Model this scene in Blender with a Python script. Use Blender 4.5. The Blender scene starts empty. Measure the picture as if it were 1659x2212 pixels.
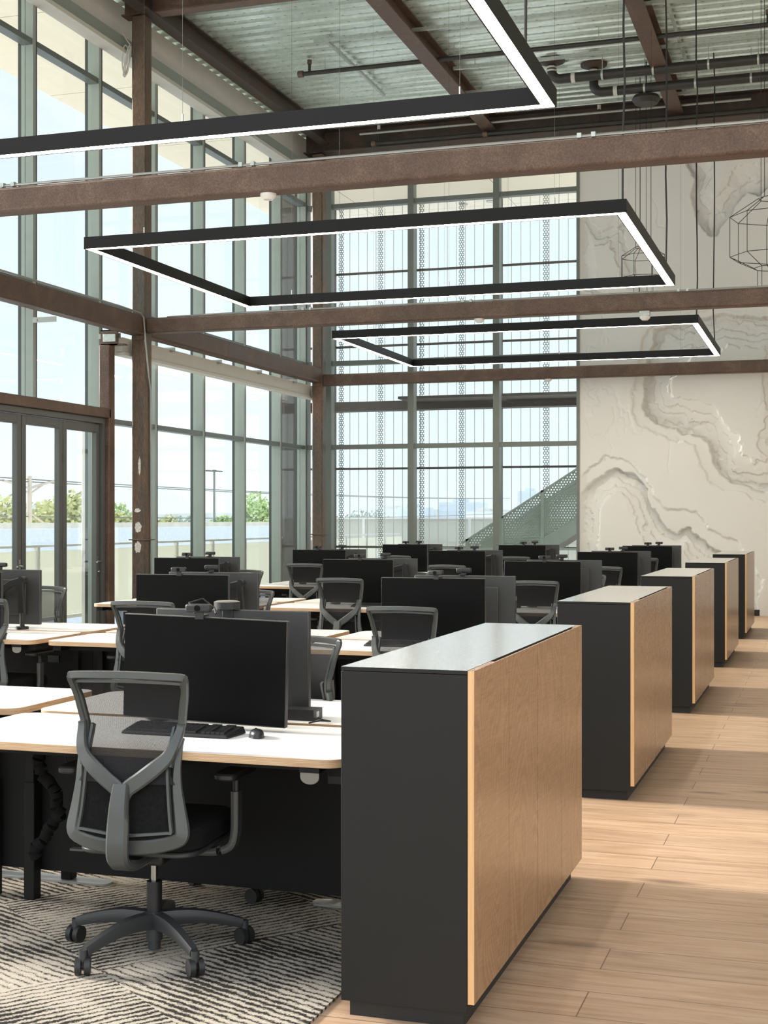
import bpy, math, random
import numpy as np
from mathutils import Vector, Matrix
random.seed(7)
SC = bpy.context.scene
COL = SC.collection
PI = math.pi

# ------------------------------------------------------------------ camera
TH = 0.3127
cam_data = bpy.data.cameras.new('camera')
cam = bpy.data.objects.new('camera', cam_data)
COL.objects.link(cam)
cam.location = (0, 0, 1.6)
cam.rotation_euler = (PI / 2, 0, TH)
cam_data.sensor_fit = 'HORIZONTAL'
cam_data.sensor_width = 36
cam_data.lens = 2980.3 / 1659 * 36
cam_data.shift_y = 14.6 / 1659
cam_data.clip_end = 3000
SC.camera = cam

# ------------------------------------------------------------------ light
SC.view_settings.view_transform = 'Standard'
SC.view_settings.look = 'None'
SC.view_settings.gamma = 1
SC.view_settings.use_curve_mapping = False
SC.view_settings.exposure = 0.46
SC.cycles.use_denoising = True
SC.cycles.max_bounces = 8
SC.cycles.diffuse_bounces = 5
SC.cycles.transparent_max_bounces = 24
SC.cycles.sample_clamp_indirect = 6

SKY = 1.0
w = bpy.data.worlds.new('sky')
SC.world = w
w.use_nodes = True
nt = w.node_tree
nt.nodes.clear()
tc = nt.nodes.new('ShaderNodeTexCoord')
sep = nt.nodes.new('ShaderNodeSeparateXYZ')
nt.links.new(tc.outputs['Generated'], sep.inputs[0])
cr = nt.nodes.new('ShaderNodeValToRGB')
cr.color_ramp.elements[0].position = 0.0
cr.color_ramp.elements[0].color = (0.66, 0.60, 0.52, 1)
cr.color_ramp.elements[1].position = 0.49
cr.color_ramp.elements[1].color = (0.72, 0.72, 0.68, 1)
for p, c in ((0.5, (0.82, 0.93, 0.94, 1)), (0.56, (0.76, 0.87, 0.91, 1)), (0.68, (0.68, 0.76, 0.88, 1)), (1.0, (0.52, 0.62, 0.84, 1))):
    e = cr.color_ramp.elements.new(p)
    e.color = c
mr = nt.nodes.new('ShaderNodeMapRange')
mr.inputs[1].default_value = -1
mr.inputs[2].default_value = 1
nt.links.new(sep.outputs[2], mr.inputs[0])
nt.links.new(mr.outputs[0], cr.inputs[0])
ns = nt.nodes.new('ShaderNodeTexNoise')
ns.inputs['Scale'].default_value = 4.5
ns.inputs['Detail'].default_value = 6
ns.inputs['Roughness'].default_value = 0.55
mp = nt.nodes.new('ShaderNodeMapping')
mp.inputs['Scale'].default_value = (1, 1, 2.0)
nt.links.new(tc.outputs['Generated'], mp.inputs[0])
nt.links.new(mp.outputs[0], ns.inputs['Vector'])
cl = nt.nodes.new('ShaderNodeValToRGB')
cl.color_ramp.elements[0].position = 0.48
cl.color_ramp.elements[0].color = (0, 0, 0, 1)
cl.color_ramp.elements[1].position = 0.68
cl.color_ramp.elements[1].color = (1, 1, 1, 1)
nt.links.new(ns.outputs['Fac'], cl.inputs[0])
mxw = nt.nodes.new('ShaderNodeMix')
mxw.data_type = 'RGBA'
nt.links.new(cl.outputs[0], mxw.inputs[0])
nt.links.new(cr.outputs[0], mxw.inputs[6])
mxw.inputs[7].default_value = (0.88, 0.90, 0.93, 1)
bg = nt.nodes.new('ShaderNodeBackground')
bg.inputs[1].default_value = SKY
warm = nt.nodes.new('ShaderNodeMix')
warm.data_type = 'RGBA'
warm.blend_type = 'MULTIPLY'
warm.inputs[7].default_value = (1.0, 0.955, 0.90, 1)
nt.links.new(mxw.outputs[2], warm.inputs[6])
nt.links.new(warm.outputs[2], bg.inputs[0])
dp = nt.nodes.new('ShaderNodeVectorMath')      # added fill: sky boosted to the right and behind to lift the interior
dp.operation = 'DOT_PRODUCT'
dp.inputs[1].default_value = (0.80, -0.60, 0.0)
nt.links.new(tc.outputs['Generated'], dp.inputs[0])
gl_ = nt.nodes.new('ShaderNodeMapRange')
gl_.interpolation_type = 'SMOOTHSTEP'
for i_, v_ in ((1, -0.45), (2, 0.55), (3, SKY), (4, SKY * 2.0)):
    gl_.inputs[i_].default_value = v_
nt.links.new(dp.outputs['Value'], gl_.inputs[0])
nt.links.new(gl_.outputs[0], bg.inputs[1])
wf = nt.nodes.new('ShaderNodeMapRange')
for i_, v_ in ((1, -0.45), (2, 0.3), (3, 0.0), (4, 1.0)):
    wf.inputs[i_].default_value = v_
nt.links.new(dp.outputs['Value'], wf.inputs[0])
nt.links.new(wf.outputs[0], warm.inputs[0])
wo = nt.nodes.new('ShaderNodeOutputWorld')
nt.links.new(bg.outputs[0], wo.inputs[0])

sun_d = bpy.data.lights.new('sun', 'SUN')
sun_d.energy = 6.5
sun_d.angle = math.radians(9)
sun_d.color = (1.0, 0.95, 0.88)
sun = bpy.data.objects.new('sun', sun_d)
COL.objects.link(sun)
sun.rotation_euler = Vector((-1.0, 0.02, 0.36)).to_track_quat('Z', 'Y').to_euler()


# ------------------------------------------------------------------ materials
def newmat(name):
    m = bpy.data.materials.new(name)
    m.use_nodes = True
    return m, m.node_tree, m.node_tree.nodes['Principled BSDF']


def setb(b, **k):
    names = {'color': 'Base Color', 'rough': 'Roughness', 'metal': 'Metallic', 'spec': 'Specular IOR Level',
             'emis': 'Emission Color', 'estr': 'Emission Strength', 'alpha': 'Alpha', 'coat': 'Coat Weight'}
    for a, v in k.items():
        if a in ('color', 'emis'):
            v = (v[0], v[1], v[2], 1)
        b.inputs[names[a]].default_value = v


def coords(t, scale=(1, 1, 1), rot=(0, 0, 0), kind='Object'):
    c = t.nodes.new('ShaderNodeTexCoord')
    m = t.nodes.new('ShaderNodeMapping')
    m.inputs['Scale'].default_value = scale
    m.inputs['Rotation'].default_value = rot
    t.links.new(c.outputs[kind], m.inputs[0])
    return m.outputs[0]


def noise(t, vec, scale=5, detail=4, rough=0.5, dist=0):
    n = t.nodes.new('ShaderNodeTexNoise')
    n.inputs['Scale'].default_value = scale
    n.inputs['Detail'].default_value = detail
    n.inputs['Roughness'].default_value = rough
    n.inputs['Distortion'].default_value = dist
    t.links.new(vec, n.inputs['Vector'])
    return n.outputs['Fac']


def ramp(t, fac, stops):
    r = t.nodes.new('ShaderNodeValToRGB')
    el = r.color_ramp.elements
    while len(el) < len(stops):
        el.new(0.5)
    for e, (p, c) in zip(el, stops):
        e.position = p
        e.color = (c, c, c, 1) if isinstance(c, (int, float)) else (c[0], c[1], c[2], 1)
    t.links.new(fac, r.inputs[0])
    return r.outputs[0]


def mix(t, fac, a, b, mode='MIX'):
    m = t.nodes.new('ShaderNodeMix')
    m.data_type = 'RGBA'
    m.blend_type = mode
    for s, v in ((0, fac), (6, a), (7, b)):
        if hasattr(v, 'links'):
            t.links.new(v, m.inputs[s])
        elif s == 0:
            m.inputs[0].default_value = v
        else:
            m.inputs[s].default_value = (v[0], v[1], v[2], 1)
    return m.outputs[2]


def mth(t, op, a, b=None, c=None):
    m = t.nodes.new('ShaderNodeMath')
    m.operation = op
    for i, v in enumerate((a, b, c)):
        if v is None:
            continue
        if hasattr(v, 'links'):
            t.links.new(v, m.inputs[i])
        else:
            m.inputs[i].default_value = v
    return m.outputs[0]


def bump(t, b, h, strength=0.3, dist=0.01):
    n = t.nodes.new('ShaderNodeBump')
    n.inputs['Strength'].default_value = strength
    n.inputs['Distance'].default_value = dist
    t.links.new(h, n.inputs['Height'])
    t.links.new(n.outputs[0], b.inputs['Normal'])


def plain(name, color, rough=0.5, metal=0.0, spec=0.5, vary=0.06, vscale=6, **k):
    m, t, b = newmat(name)
    setb(b, rough=rough, metal=metal, spec=spec, **k)
    v = coords(t)
    n = noise(t, v, vscale, 3)
    lo = tuple(x * (1 - vary) for x in color)
    hi = tuple(min(1, x * (1 + vary)) for x in color)
    t.links.new(ramp(t, n, [(0.3, lo), (0.7, hi)]), b.inputs['Base Color'])
    return m


M = {}
M['black_plastic'] = plain('black_plastic', (0.014, 0.0145, 0.015), 0.42)
M['frame_plastic'] = plain('frame_plastic', (0.06, 0.065, 0.061), 0.34)
M['base_plastic'] = plain('base_plastic', (0.035, 0.037, 0.038), 0.45)
M['caster_rubber'] = plain('caster_rubber', (0.018, 0.018, 0.018), 0.5)
M['black_fabric'] = plain('black_fabric', (0.007, 0.007, 0.007), 0.95, spec=0.2, vscale=80, vary=0.3)
M['chrome'] = plain('chrome', (0.45, 0.46, 0.46), 0.2, 1.0)
M['screen'] = plain('screen_glass', (0.004, 0.004, 0.004), 0.35, spec=0.08)
M['monitor_body'] = plain('monitor_body', (0.042, 0.042, 0.040), 0.42)
M['cabinet_black'] = plain('cabinet_black', (0.0095, 0.0098, 0.0088), 0.6, spec=0.35, vary=0.04)
M['cabinet_top'] = plain('cabinet_top', (0.62, 0.64, 0.64), 0.2, 0.75, spec=0.9, vary=0.02)
M['plinth'] = plain('plinth', (0.012, 0.012, 0.012), 0.6)
M['desk_steel'] = plain('desk_steel', (0.008, 0.008, 0.008), 0.6, spec=0.2)
M['foot_steel'] = plain('foot_steel', (0.5, 0.53, 0.53), 0.25, 0.5)
M['white_paint'] = plain('white_paint', (0.80, 0.79, 0.76), 0.7, vary=0.02)
M['pocket_white'] = plain('pocket_white', (0.62, 0.61, 0.56), 0.6, vary=0.02)
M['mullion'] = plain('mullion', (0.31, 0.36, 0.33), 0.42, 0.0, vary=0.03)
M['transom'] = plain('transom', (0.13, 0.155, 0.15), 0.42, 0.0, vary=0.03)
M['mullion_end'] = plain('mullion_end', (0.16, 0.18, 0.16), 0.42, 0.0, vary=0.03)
M['gasket'] = plain('gasket', (0.03, 0.035, 0.035), 0.5)
M['door_frame'] = plain('door_frame', (0.085, 0.09, 0.085), 0.45, vary=0.03)
M['luminaire_black'] = plain('luminaire_black', (0.005, 0.0053, 0.005), 0.5, spec=0.3)
M['pipe_black'] = plain('pipe_black', (0.03, 0.028, 0.026), 0.5, vary=0.2)
M['band_white'] = plain('band_white', (0.6, 0.6, 0.55), 0.6)
M['baseboard'] = plain('baseboard', (0.012, 0.012, 0.012), 0.5)
M['paddle'] = plain('paddle', (0.20, 0.19, 0.165), 0.45, 0.4)
M['cable'] = plain('cable', (0.01, 0.01, 0.01), 0.5)
M['wire_steel'] = plain('wire_steel', (0.4, 0.4, 0.4), 0.4, 0.8)
M['conduit'] = plain('conduit', (0.38, 0.38, 0.36), 0.4, 0.6)
M['outside_paint'] = plain('outside_paint', (0.72, 0.72, 0.68), 0.7)
M['canopy'] = None
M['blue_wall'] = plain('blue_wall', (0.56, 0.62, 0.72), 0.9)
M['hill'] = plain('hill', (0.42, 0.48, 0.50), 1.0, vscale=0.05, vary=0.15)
M['bark'] = plain('bark', (0.20, 0.15, 0.11), 0.9)
M['pole_wood'] = plain('pole_wood', (0.42, 0.38, 0.34), 0.9)
M['pole_steel'] = plain('pole_steel', (0.10, 0.11, 0.11), 0.6)
M['leaf_olive'] = plain('leaf_olive', (0.42, 0.44, 0.22), 0.8, vscale=0.8, vary=0.35)
M['leaf_green'] = plain('leaf_green', (0.34, 0.46, 0.20), 0.8, vscale=0.8, vary=0.35)
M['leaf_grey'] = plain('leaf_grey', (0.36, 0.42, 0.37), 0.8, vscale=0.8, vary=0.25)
M['bounce_ground'] = plain('bounce_ground', (0.86, 0.83, 0.77), 0.9, vscale=0.2)  # ground colour raised near white to throw light up at the canopy
M['balcony_floor'] = plain('balcony_floor', (0.62, 0.61, 0.57), 0.8)
M['key'] = plain('key', (0.02, 0.02, 0.021), 0.35)
M['label_white'] = plain('label_white', (0.7, 0.7, 0.7), 0.5)
M['letter_green'] = plain('letter_green', (0.15, 0.75, 0.45), 0.5)
M['relief'] = plain('relief', (0.80, 0.795, 0.77), 0.85, vary=0.015, vscale=1.5)
M['chalk'] = plain('chalk', (0.8, 0.76, 0.72), 0.9, vscale=40, vary=0.25)
M['galv'] = plain('galv', (0.50, 0.55, 0.52), 0.4, 0.5, vscale=25, vary=0.12)
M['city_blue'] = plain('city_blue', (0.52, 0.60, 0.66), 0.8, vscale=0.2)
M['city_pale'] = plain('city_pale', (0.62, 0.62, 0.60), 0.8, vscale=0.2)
M['stair_steel'] = plain('stair_steel', (0.30, 0.34, 0.32), 0.5, 0.1)
M['dark_steel'] = plain('dark_steel', (0.10, 0.085, 0.075), 0.6)
M['parapet'] = plain('parapet', (0.62, 0.59, 0.50), 0.9, vscale=1.5, vary=0.08)


def make_rust(name, c1, c2, c3, vert=False):
    m, t, b = newmat(name)
    v = coords(t, (1, 1, 0.25) if vert else (1, 1, 1))
    n1 = noise(t, v, 3.0, 6, 0.65, 0.5)
    n2 = noise(t, v, 70, 3, 0.6)
    col = ramp(t, n1, [(0.32, c1), (0.5, c2), (0.68, c3)])
    sp = ramp(t, n2, [(0.35, 0.75), (0.65, 1.2)])
    t.links.new(mix(t, 1.0, col, sp, 'MULTIPLY'), b.inputs['Base Color'])
    t.links.new(ramp(t, n1, [(0.3, 0.42), (0.7, 0.7)]), b.inputs['Roughness'])
    setb(b, metal=0.25)
    bump(t, b, n2, 0.12, 0.004)
    return m


M['rust_beam'] = make_rust('rust_beam', (0.092, 0.055, 0.038), (0.13, 0.082, 0.06), (0.185, 0.125, 0.095))
M['rust_column'] = make_rust('rust_column', (0.075, 0.072, 0.06), (0.14, 0.10, 0.073), (0.24, 0.14, 0.095), True)
M['rust_dark'] = make_rust('rust_dark', (0.045, 0.036, 0.032), (0.07, 0.052, 0.045), (0.12, 0.075, 0.055))


def make_floor():
    m, t, b = newmat('oak_plank_floor')
    v = coords(t)
    br = t.nodes.new('ShaderNodeTexBrick')
    br.inputs['Scale'].default_value = 1.0
    br.inputs['Brick Width'].default_value = 2.1
    br.inputs['Row Height'].default_value = 0.245
    br.inputs['Mortar Size'].default_value = 0.0022
    br.inputs['Mortar Smooth'].default_value = 0.0
    br.inputs['Color1'].default_value = (0.2, 0.2, 0.2, 1)
    br.inputs['Color2'].default_value = (0.8, 0.8, 0.8, 1)
    br.inputs['Mortar'].default_value = (0.5, 0.5, 0.5, 1)
    br.offset = 0.37
    br.offset_frequency = 2
    t.links.new(v, br.inputs['Vector'])
    g1 = noise(t, coords(t, (0.9, 9, 1)), 2.2, 8, 0.62, 0.6)
    g2 = noise(t, coords(t, (3, 60, 1)), 2.0, 4, 0.6)
    base = ramp(t, g1, [(0.28, (0.36, 0.225, 0.135)), (0.5, (0.50, 0.335, 0.215)), (0.72, (0.60, 0.43, 0.295))])
    tone = ramp(t, br.outputs['Color'], [(0.2, 0.90), (0.8, 1.06)])
    c = mix(t, 1.0, base, tone, 'MULTIPLY')
    c = mix(t, 1.0, c, ramp(t, g2, [(0.3, 0.93), (0.7, 1.04)]), 'MULTIPLY')
    vo = t.nodes.new('ShaderNodeTexVoronoi')
    vo.inputs['Scale'].default_value = 1.0
    t.links.new(coords(t, (1.3, 4.6, 1)), vo.inputs['Vector'])
    kn = ramp(t, vo.outputs['Distance'], [(0.0, 1.0), (0.07, 0.75), (0.24, 0.0)])
    kn = mth(t, 'MULTIPLY', kn, ramp(t, noise(t, v, 1.1, 2), [(0.42, 0.0), (0.52, 0.85)]))
    c = mix(t, kn, c, (0.12, 0.075, 0.05))
    c = mix(t, br.outputs['Fac'], c, (0.16, 0.10, 0.065))
    t.links.new(c, b.inputs['Base Color'])
    setb(b, rough=0.42, spec=0.35)
    bump(t, b, mth(t, 'SUBTRACT', g2, br.outputs['Fac']), 0.12, 0.002)
    return m


M['floor'] = make_floor()


def make_oak(name, edge=False):
    m, t, b = newmat(name)
    if edge:
        n = noise(t, coords(t, (30, 30, 1.2)), 2, 4)
        c = ramp(t, n, [(0.3, (0.56, 0.33, 0.15)), (0.7, (0.72, 0.46, 0.23))])
    else:
        gf = noise(t, coords(t, (1, 2.0, 60), (math.radians(-20), 0, 0)), 4, 8, 0.6, 0.5)
        n = noise(t, coords(t, (20, 8, 40)), 3, 4)
        g0 = noise(t, coords(t, (1, 1.5, 0.55), (math.radians(-15), 0, 0)), 1.6, 1.5, 0.4, 0.2)
        g1 = mth(t, 'MULTIPLY_ADD', mth(t, 'SINE', mth(t, 'MULTIPLY', g0, 330.0)), 0.5, 0.5)
        gm = mth(t, 'ADD', mth(t, 'MULTIPLY', gf, 0.75), mth(t, 'MULTIPLY', g1, 0.22))
        c = ramp(t, gm, [(0.3, (0.26, 0.145, 0.072)), (0.7, (0.36, 0.215, 0.115))])
        c = mix(t, 1.0, c, ramp(t, n, [(0.3, 0.93), (0.7, 1.05)]), 'MULTIPLY')
        bump(t, b, gf, 0.04, 0.001)
    t.links.new(c, b.inputs['Base Color'])
    setb(b, rough=0.27, spec=0.5)
    return m


M['oak'] = make_oak('oak_veneer')
M['oak_edge'] = make_oak('oak_edge', True)


def make_ply():
    m, t, b = newmat('plywood_edge')
    v = coords(t)
    s = t.nodes.new('ShaderNodeSeparateXYZ')
    t.links.new(v, s.inputs[0])
    f = mth(t, 'FRACT', mth(t, 'MULTIPLY', s.outputs[2], 190.0))
    st = ramp(t, f, [(0.0, 0.86), (0.45, 0.9), (0.55, 1.05), (1.0, 1.05)])
    n = noise(t, coords(t, (2, 2, 60)), 4, 4)
    c = ramp(t, n, [(0.3, (0.46, 0.29, 0.16)), (0.7, (0.64, 0.45, 0.27))])
    t.links.new(mix(t, 1.0, c, st, 'MULTIPLY'), b.inputs['Base Color'])
    setb(b, rough=0.5)
    return m


M['ply'] = make_ply()
M['laminate'] = plain('white_laminate', (0.80, 0.80, 0.79), 0.35, vary=0.01)


def make_carpet():
    m, t, b = newmat('patterned_carpet')
    c = t.nodes.new('ShaderNodeTexCoord')
    vec = c.outputs['Object']
    nz = t.nodes.new('ShaderNodeTexNoise')
    nz.inputs['Scale'].default_value = 14
    nz.inputs['Detail'].default_value = 5
    nz.inputs['Roughness'].default_value = 0.7
    t.links.new(vec, nz.inputs['Vector'])
    vm = t.nodes.new('ShaderNodeVectorMath')
    vm.operation = 'SCALE'
    vm.inputs['Scale'].default_value = 0.045
    t.links.new(nz.outputs['Color'], vm.inputs[0])
    va = t.nodes.new('ShaderNodeVectorMath')
    va.operation = 'ADD'
    t.links.new(vec, va.inputs[0])
    t.links.new(vm.outputs[0], va.inputs[1])
    ck = t.nodes.new('ShaderNodeTexChecker')
    ck.inputs['Scale'].default_value = 1.0
    mp2 = t.nodes.new('ShaderNodeMapping')
    mp2.inputs['Rotation'].default_value = (0, 0, math.radians(38))
    mp2.inputs['Scale'].default_value = (0.95, 0.95, 0.0)
    mp2.inputs['Location'].default_value = (0.35, 0.2, 0.5)
    t.links.new(vec, mp2.inputs[0])
    t.links.new(mp2.outputs[0], ck.inputs['Vector'])
    outs = []
    for ang in (22, -52):
        mp = t.nodes.new('ShaderNodeMapping')
        mp.inputs['Rotation'].default_value = (0, 0, math.radians(ang))
        t.links.new(va.outputs[0], mp.inputs[0])
        s = t.nodes.new('ShaderNodeSeparateXYZ')
        t.links.new(mp.outputs[0], s.inputs[0])
        tri = mth(t, 'PINGPONG', s.outputs[1], 0.0175)
        outs.append(mth(t, 'DIVIDE', tri, 0.0175))
    st = t.nodes.new('ShaderNodeMix')
    st.data_type = 'FLOAT'
    t.links.new(ck.outputs['Fac'], st.inputs[0])
    t.links.new(outs[0], st.inputs[2])
    t.links.new(outs[1], st.inputs[3])
    broad = noise(t, vec, 2.3, 4, 0.6)
    fine = noise(t, vec, 150, 4, 0.8)
    a = mth(t, 'ADD', st.outputs[0], mth(t, 'MULTIPLY', mth(t, 'SUBTRACT', broad, 0.5), 2.2))
    a = mth(t, 'ADD', a, mth(t, 'MULTIPLY', mth(t, 'SUBTRACT', fine, 0.5), 2.4))
    col = ramp(t, a, [(0.10, (0.035, 0.033, 0.03)), (0.30, (0.10, 0.092, 0.08)), (0.42, (0.46, 0.405, 0.325)), (0.9, (0.60, 0.54, 0.445))])
    t.links.new(col, b.inputs['Base Color'])
    setb(b, rough=1.0, spec=0.1)
    bump(t, b, fine, 0.8, 0.01)
    return m


M['carpet'] = make_carpet()


def make_deck():
    m, t, b = newmat('galvanised_deck')
    v = coords(t)
    s = t.nodes.new('ShaderNodeSeparateXYZ')
    t.links.new(v, s.inputs[0])
    fx = mth(t, 'ABSOLUTE', mth(t, 'SUBTRACT', mth(t, 'FRACT', mth(t, 'MULTIPLY', s.outputs[0], 4.0)), 0.5))
    fy = mth(t, 'ABSOLUTE', mth(t, 'SUBTRACT', mth(t, 'FRACT', mth(t, 'MULTIPLY', s.outputs[1], 4.0)), 0.5))
    d = mth(t, 'MULTIPLY', mth(t, 'LESS_THAN', fx, 0.07), mth(t, 'LESS_THAN', fy, 0.035))
    n = noise(t, v, 14, 5, 0.6)
    n2 = noise(t, coords(t, (0.5, 4, 1)), 1.4, 3)
    c = ramp(t, n, [(0.3, (0.62, 0.71, 0.65)), (0.7, (0.80, 0.89, 0.83))])
    c = mix(t, 1.0, c, ramp(t, n2, [(0.3, 0.85), (0.7, 1.1)]), 'MULTIPLY')
    t.links.new(mix(t, d, c, (0.03, 0.035, 0.03)), b.inputs['Base Color'])
    setb(b, rough=0.3, metal=0.6)
    return m


M['deck'] = make_deck()


def make_canopy():
    m, t, b = newmat('canopy_panel')
    br = t.nodes.new('ShaderNodeTexBrick')
    br.inputs['Scale'].default_value = 1.0
    br.inputs['Brick Width'].default_value = 3.1
    br.inputs['Row Height'].default_value = 3.1
    br.inputs['Mortar Size'].default_value = 0.008
    br.inputs['Color1'].default_value = (1.0, 0.93, 0.78, 1)
    br.inputs['Color2'].default_value = (1.0, 0.92, 0.77, 1)
    br.inputs['Mortar'].default_value = (0.45, 0.36, 0.25, 1)
    br.offset = 0
    t.links.new(coords(t), br.inputs['Vector'])
    t.links.new(br.outputs['Color'], b.inputs['Base Color'])
    setb(b, rough=0.8)
    return m


M['canopy'] = make_canopy()


def make_glass(name, tint, haze, hc=(0.75, 0.8, 0.82)):
    m = bpy.data.materials.new(name)
    m.use_nodes = True
    t = m.node_tree
    t.nodes.clear()
    o = t.nodes.new('ShaderNodeOutputMaterial')
    tr = t.nodes.new('ShaderNodeBsdfTransparent')
    tr.inputs[0].default_value = (*tint, 1)
    gl = t.nodes.new('ShaderNodeBsdfGlossy')
    gl.inputs['Roughness'].default_value = 0.02
    fr = t.nodes.new('ShaderNodeFresnel')
    fr.inputs[0].default_value = 1.35
    f = mth(t, 'MULTIPLY', fr.outputs[0], 0.12)
    mx = t.nodes.new('ShaderNodeMixShader')
    t.links.new(f, mx.inputs[0])
    t.links.new(tr.outputs[0], mx.inputs[1])
    t.links.new(gl.outputs[0], mx.inputs[2])
    last = mx.outputs[0]
    if haze:
        df = t.nodes.new('ShaderNodeBsdfDiffuse')
        df.inputs[0].default_value = (*hc, 1)
        tl = t.nodes.new('ShaderNodeBsdfTranslucent')
        tl.inputs[0].default_value = (*hc, 1)
        m2 = t.nodes.new('ShaderNodeMixShader')
        m2.inputs[0].default_value = 0.5
        t.links.new(df.outputs[0], m2.inputs[1])
        t.links.new(tl.outputs[0], m2.inputs[2])
        m3 = t.nodes.new('ShaderNodeMixShader')
        m3.inputs[0].default_value = haze
        t.links.new(last, m3.inputs[1])
        t.links.new(m2.outputs[0], m3.inputs[2])
        last = m3.outputs[0]
    t.links.new(last, o.inputs[0])
    return m


M['glass'] = make_glass('window_glass', (0.96, 0.985, 0.975), 0)
M['glass_haze'] = make_glass('channel_glass', (0.97, 0.975, 0.99), 0.10, (0.85, 0.87, 0.9))
M['glass_frost'] = make_glass('frosted_guard_glass', (0.75, 0.76, 0.70), 0.85, (0.68, 0.69, 0.63))


def make_mesh_fabric():
    m = bpy.data.materials.new('chair_mesh')
    m.use_nodes = True
    t = m.node_tree
    b = t.nodes['Principled BSDF']
    o = t.nodes['Material Output']
    setb(b, color=(0.020, 0.020, 0.021), rough=0.7, spec=0.2)
    tr = t.nodes.new('ShaderNodeBsdfTransparent')
    wv = t.nodes.new('ShaderNodeTexWave')
    wv.bands_direction = 'X'
    wv.inputs['Scale'].default_value = 130
    wv.inputs['Distortion'].default_value = 2
    wv.inputs['Detail'].default_value = 3
    wv.inputs['Detail Scale'].default_value = 6
    t.links.new(coords(t, (1, 1, 0.35)), wv.inputs['Vector'])
    f = ramp(t, wv.outputs['Fac'], [(0.2, 0.60), (0.8, 0.90)])
    mx = t.nodes.new('ShaderNodeMixShader')
    t.links.new(f, mx.inputs[0])
    t.links.new(tr.outputs[0], mx.inputs[1])
    t.links.new(b.outputs[0], mx.inputs[2])
    t.links.new(mx.outputs[0], o.inputs[0])
    return m


M['mesh_fabric'] = make_mesh_fabric()


def make_perf(name, color, cell, radius, axes=(0, 2)):
    """metal sheet with round holes in a staggered grid"""
    m = bpy.data.materials.new(name)
    m.use_nodes = True
    t = m.node_tree
    b = t.nodes['Principled BSDF']
    o = t.nodes['Material Output']
    setb(b, color=color, rough=0.5)
    s = t.nodes.new('ShaderNodeSeparateXYZ')
    t.links.new(coords(t), s.inputs[0])
    U, V = s.outputs[axes[0]], s.outputs[axes[1]]

    def grid(off):
        u = mth(t, 'SUBTRACT', mth(t, 'FRACT', mth(t, 'ADD', mth(t, 'DIVIDE', U, cell), off)), 0.5)
        v = mth(t, 'MULTIPLY', mth(t, 'SUBTRACT', mth(t, 'FRACT', mth(t, 'ADD', mth(t, 'DIVIDE', V, cell * 1.732), off)), 0.5), 1.732)
        d = mth(t, 'SQRT', mth(t, 'ADD', mth(t, 'MULTIPLY', u, u), mth(t, 'MULTIPLY', v, v)))
        return mth(t, 'LESS_THAN', d, radius)
    h = mth(t, 'MAXIMUM', grid(0.0), grid(0.5))
    tr = t.nodes.new('ShaderNodeBsdfTransparent')
    mx = t.nodes.new('ShaderNodeMixShader')
    t.links.new(h, mx.inputs[0])
    t.links.new(b.outputs[0], mx.inputs[1])
    t.links.new(tr.outputs[0], mx.inputs[2])
    t.links.new(mx.outputs[0], o.inputs[0])
    return m


M['perf_fin'] = make_perf('perforated_fin', (0.24, 0.27, 0.27), 0.05, 0.40)
M['perf_guard'] = make_perf('perforated_guard', (0.27, 0.32, 0.29), 0.055, 0.25)


def emit(name, color, s):
    m, t, b = newmat(name)
    setb(b, color=(0.9, 0.9, 0.9), emis=color, estr=s)
    return m


M['led'] = emit('led_diffuser', (1.0, 0.84, 0.66), 24.0)
M['bulb'] = emit('pendant_bulb', (1.0, 0.78, 0.5), 8.0)


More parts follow.
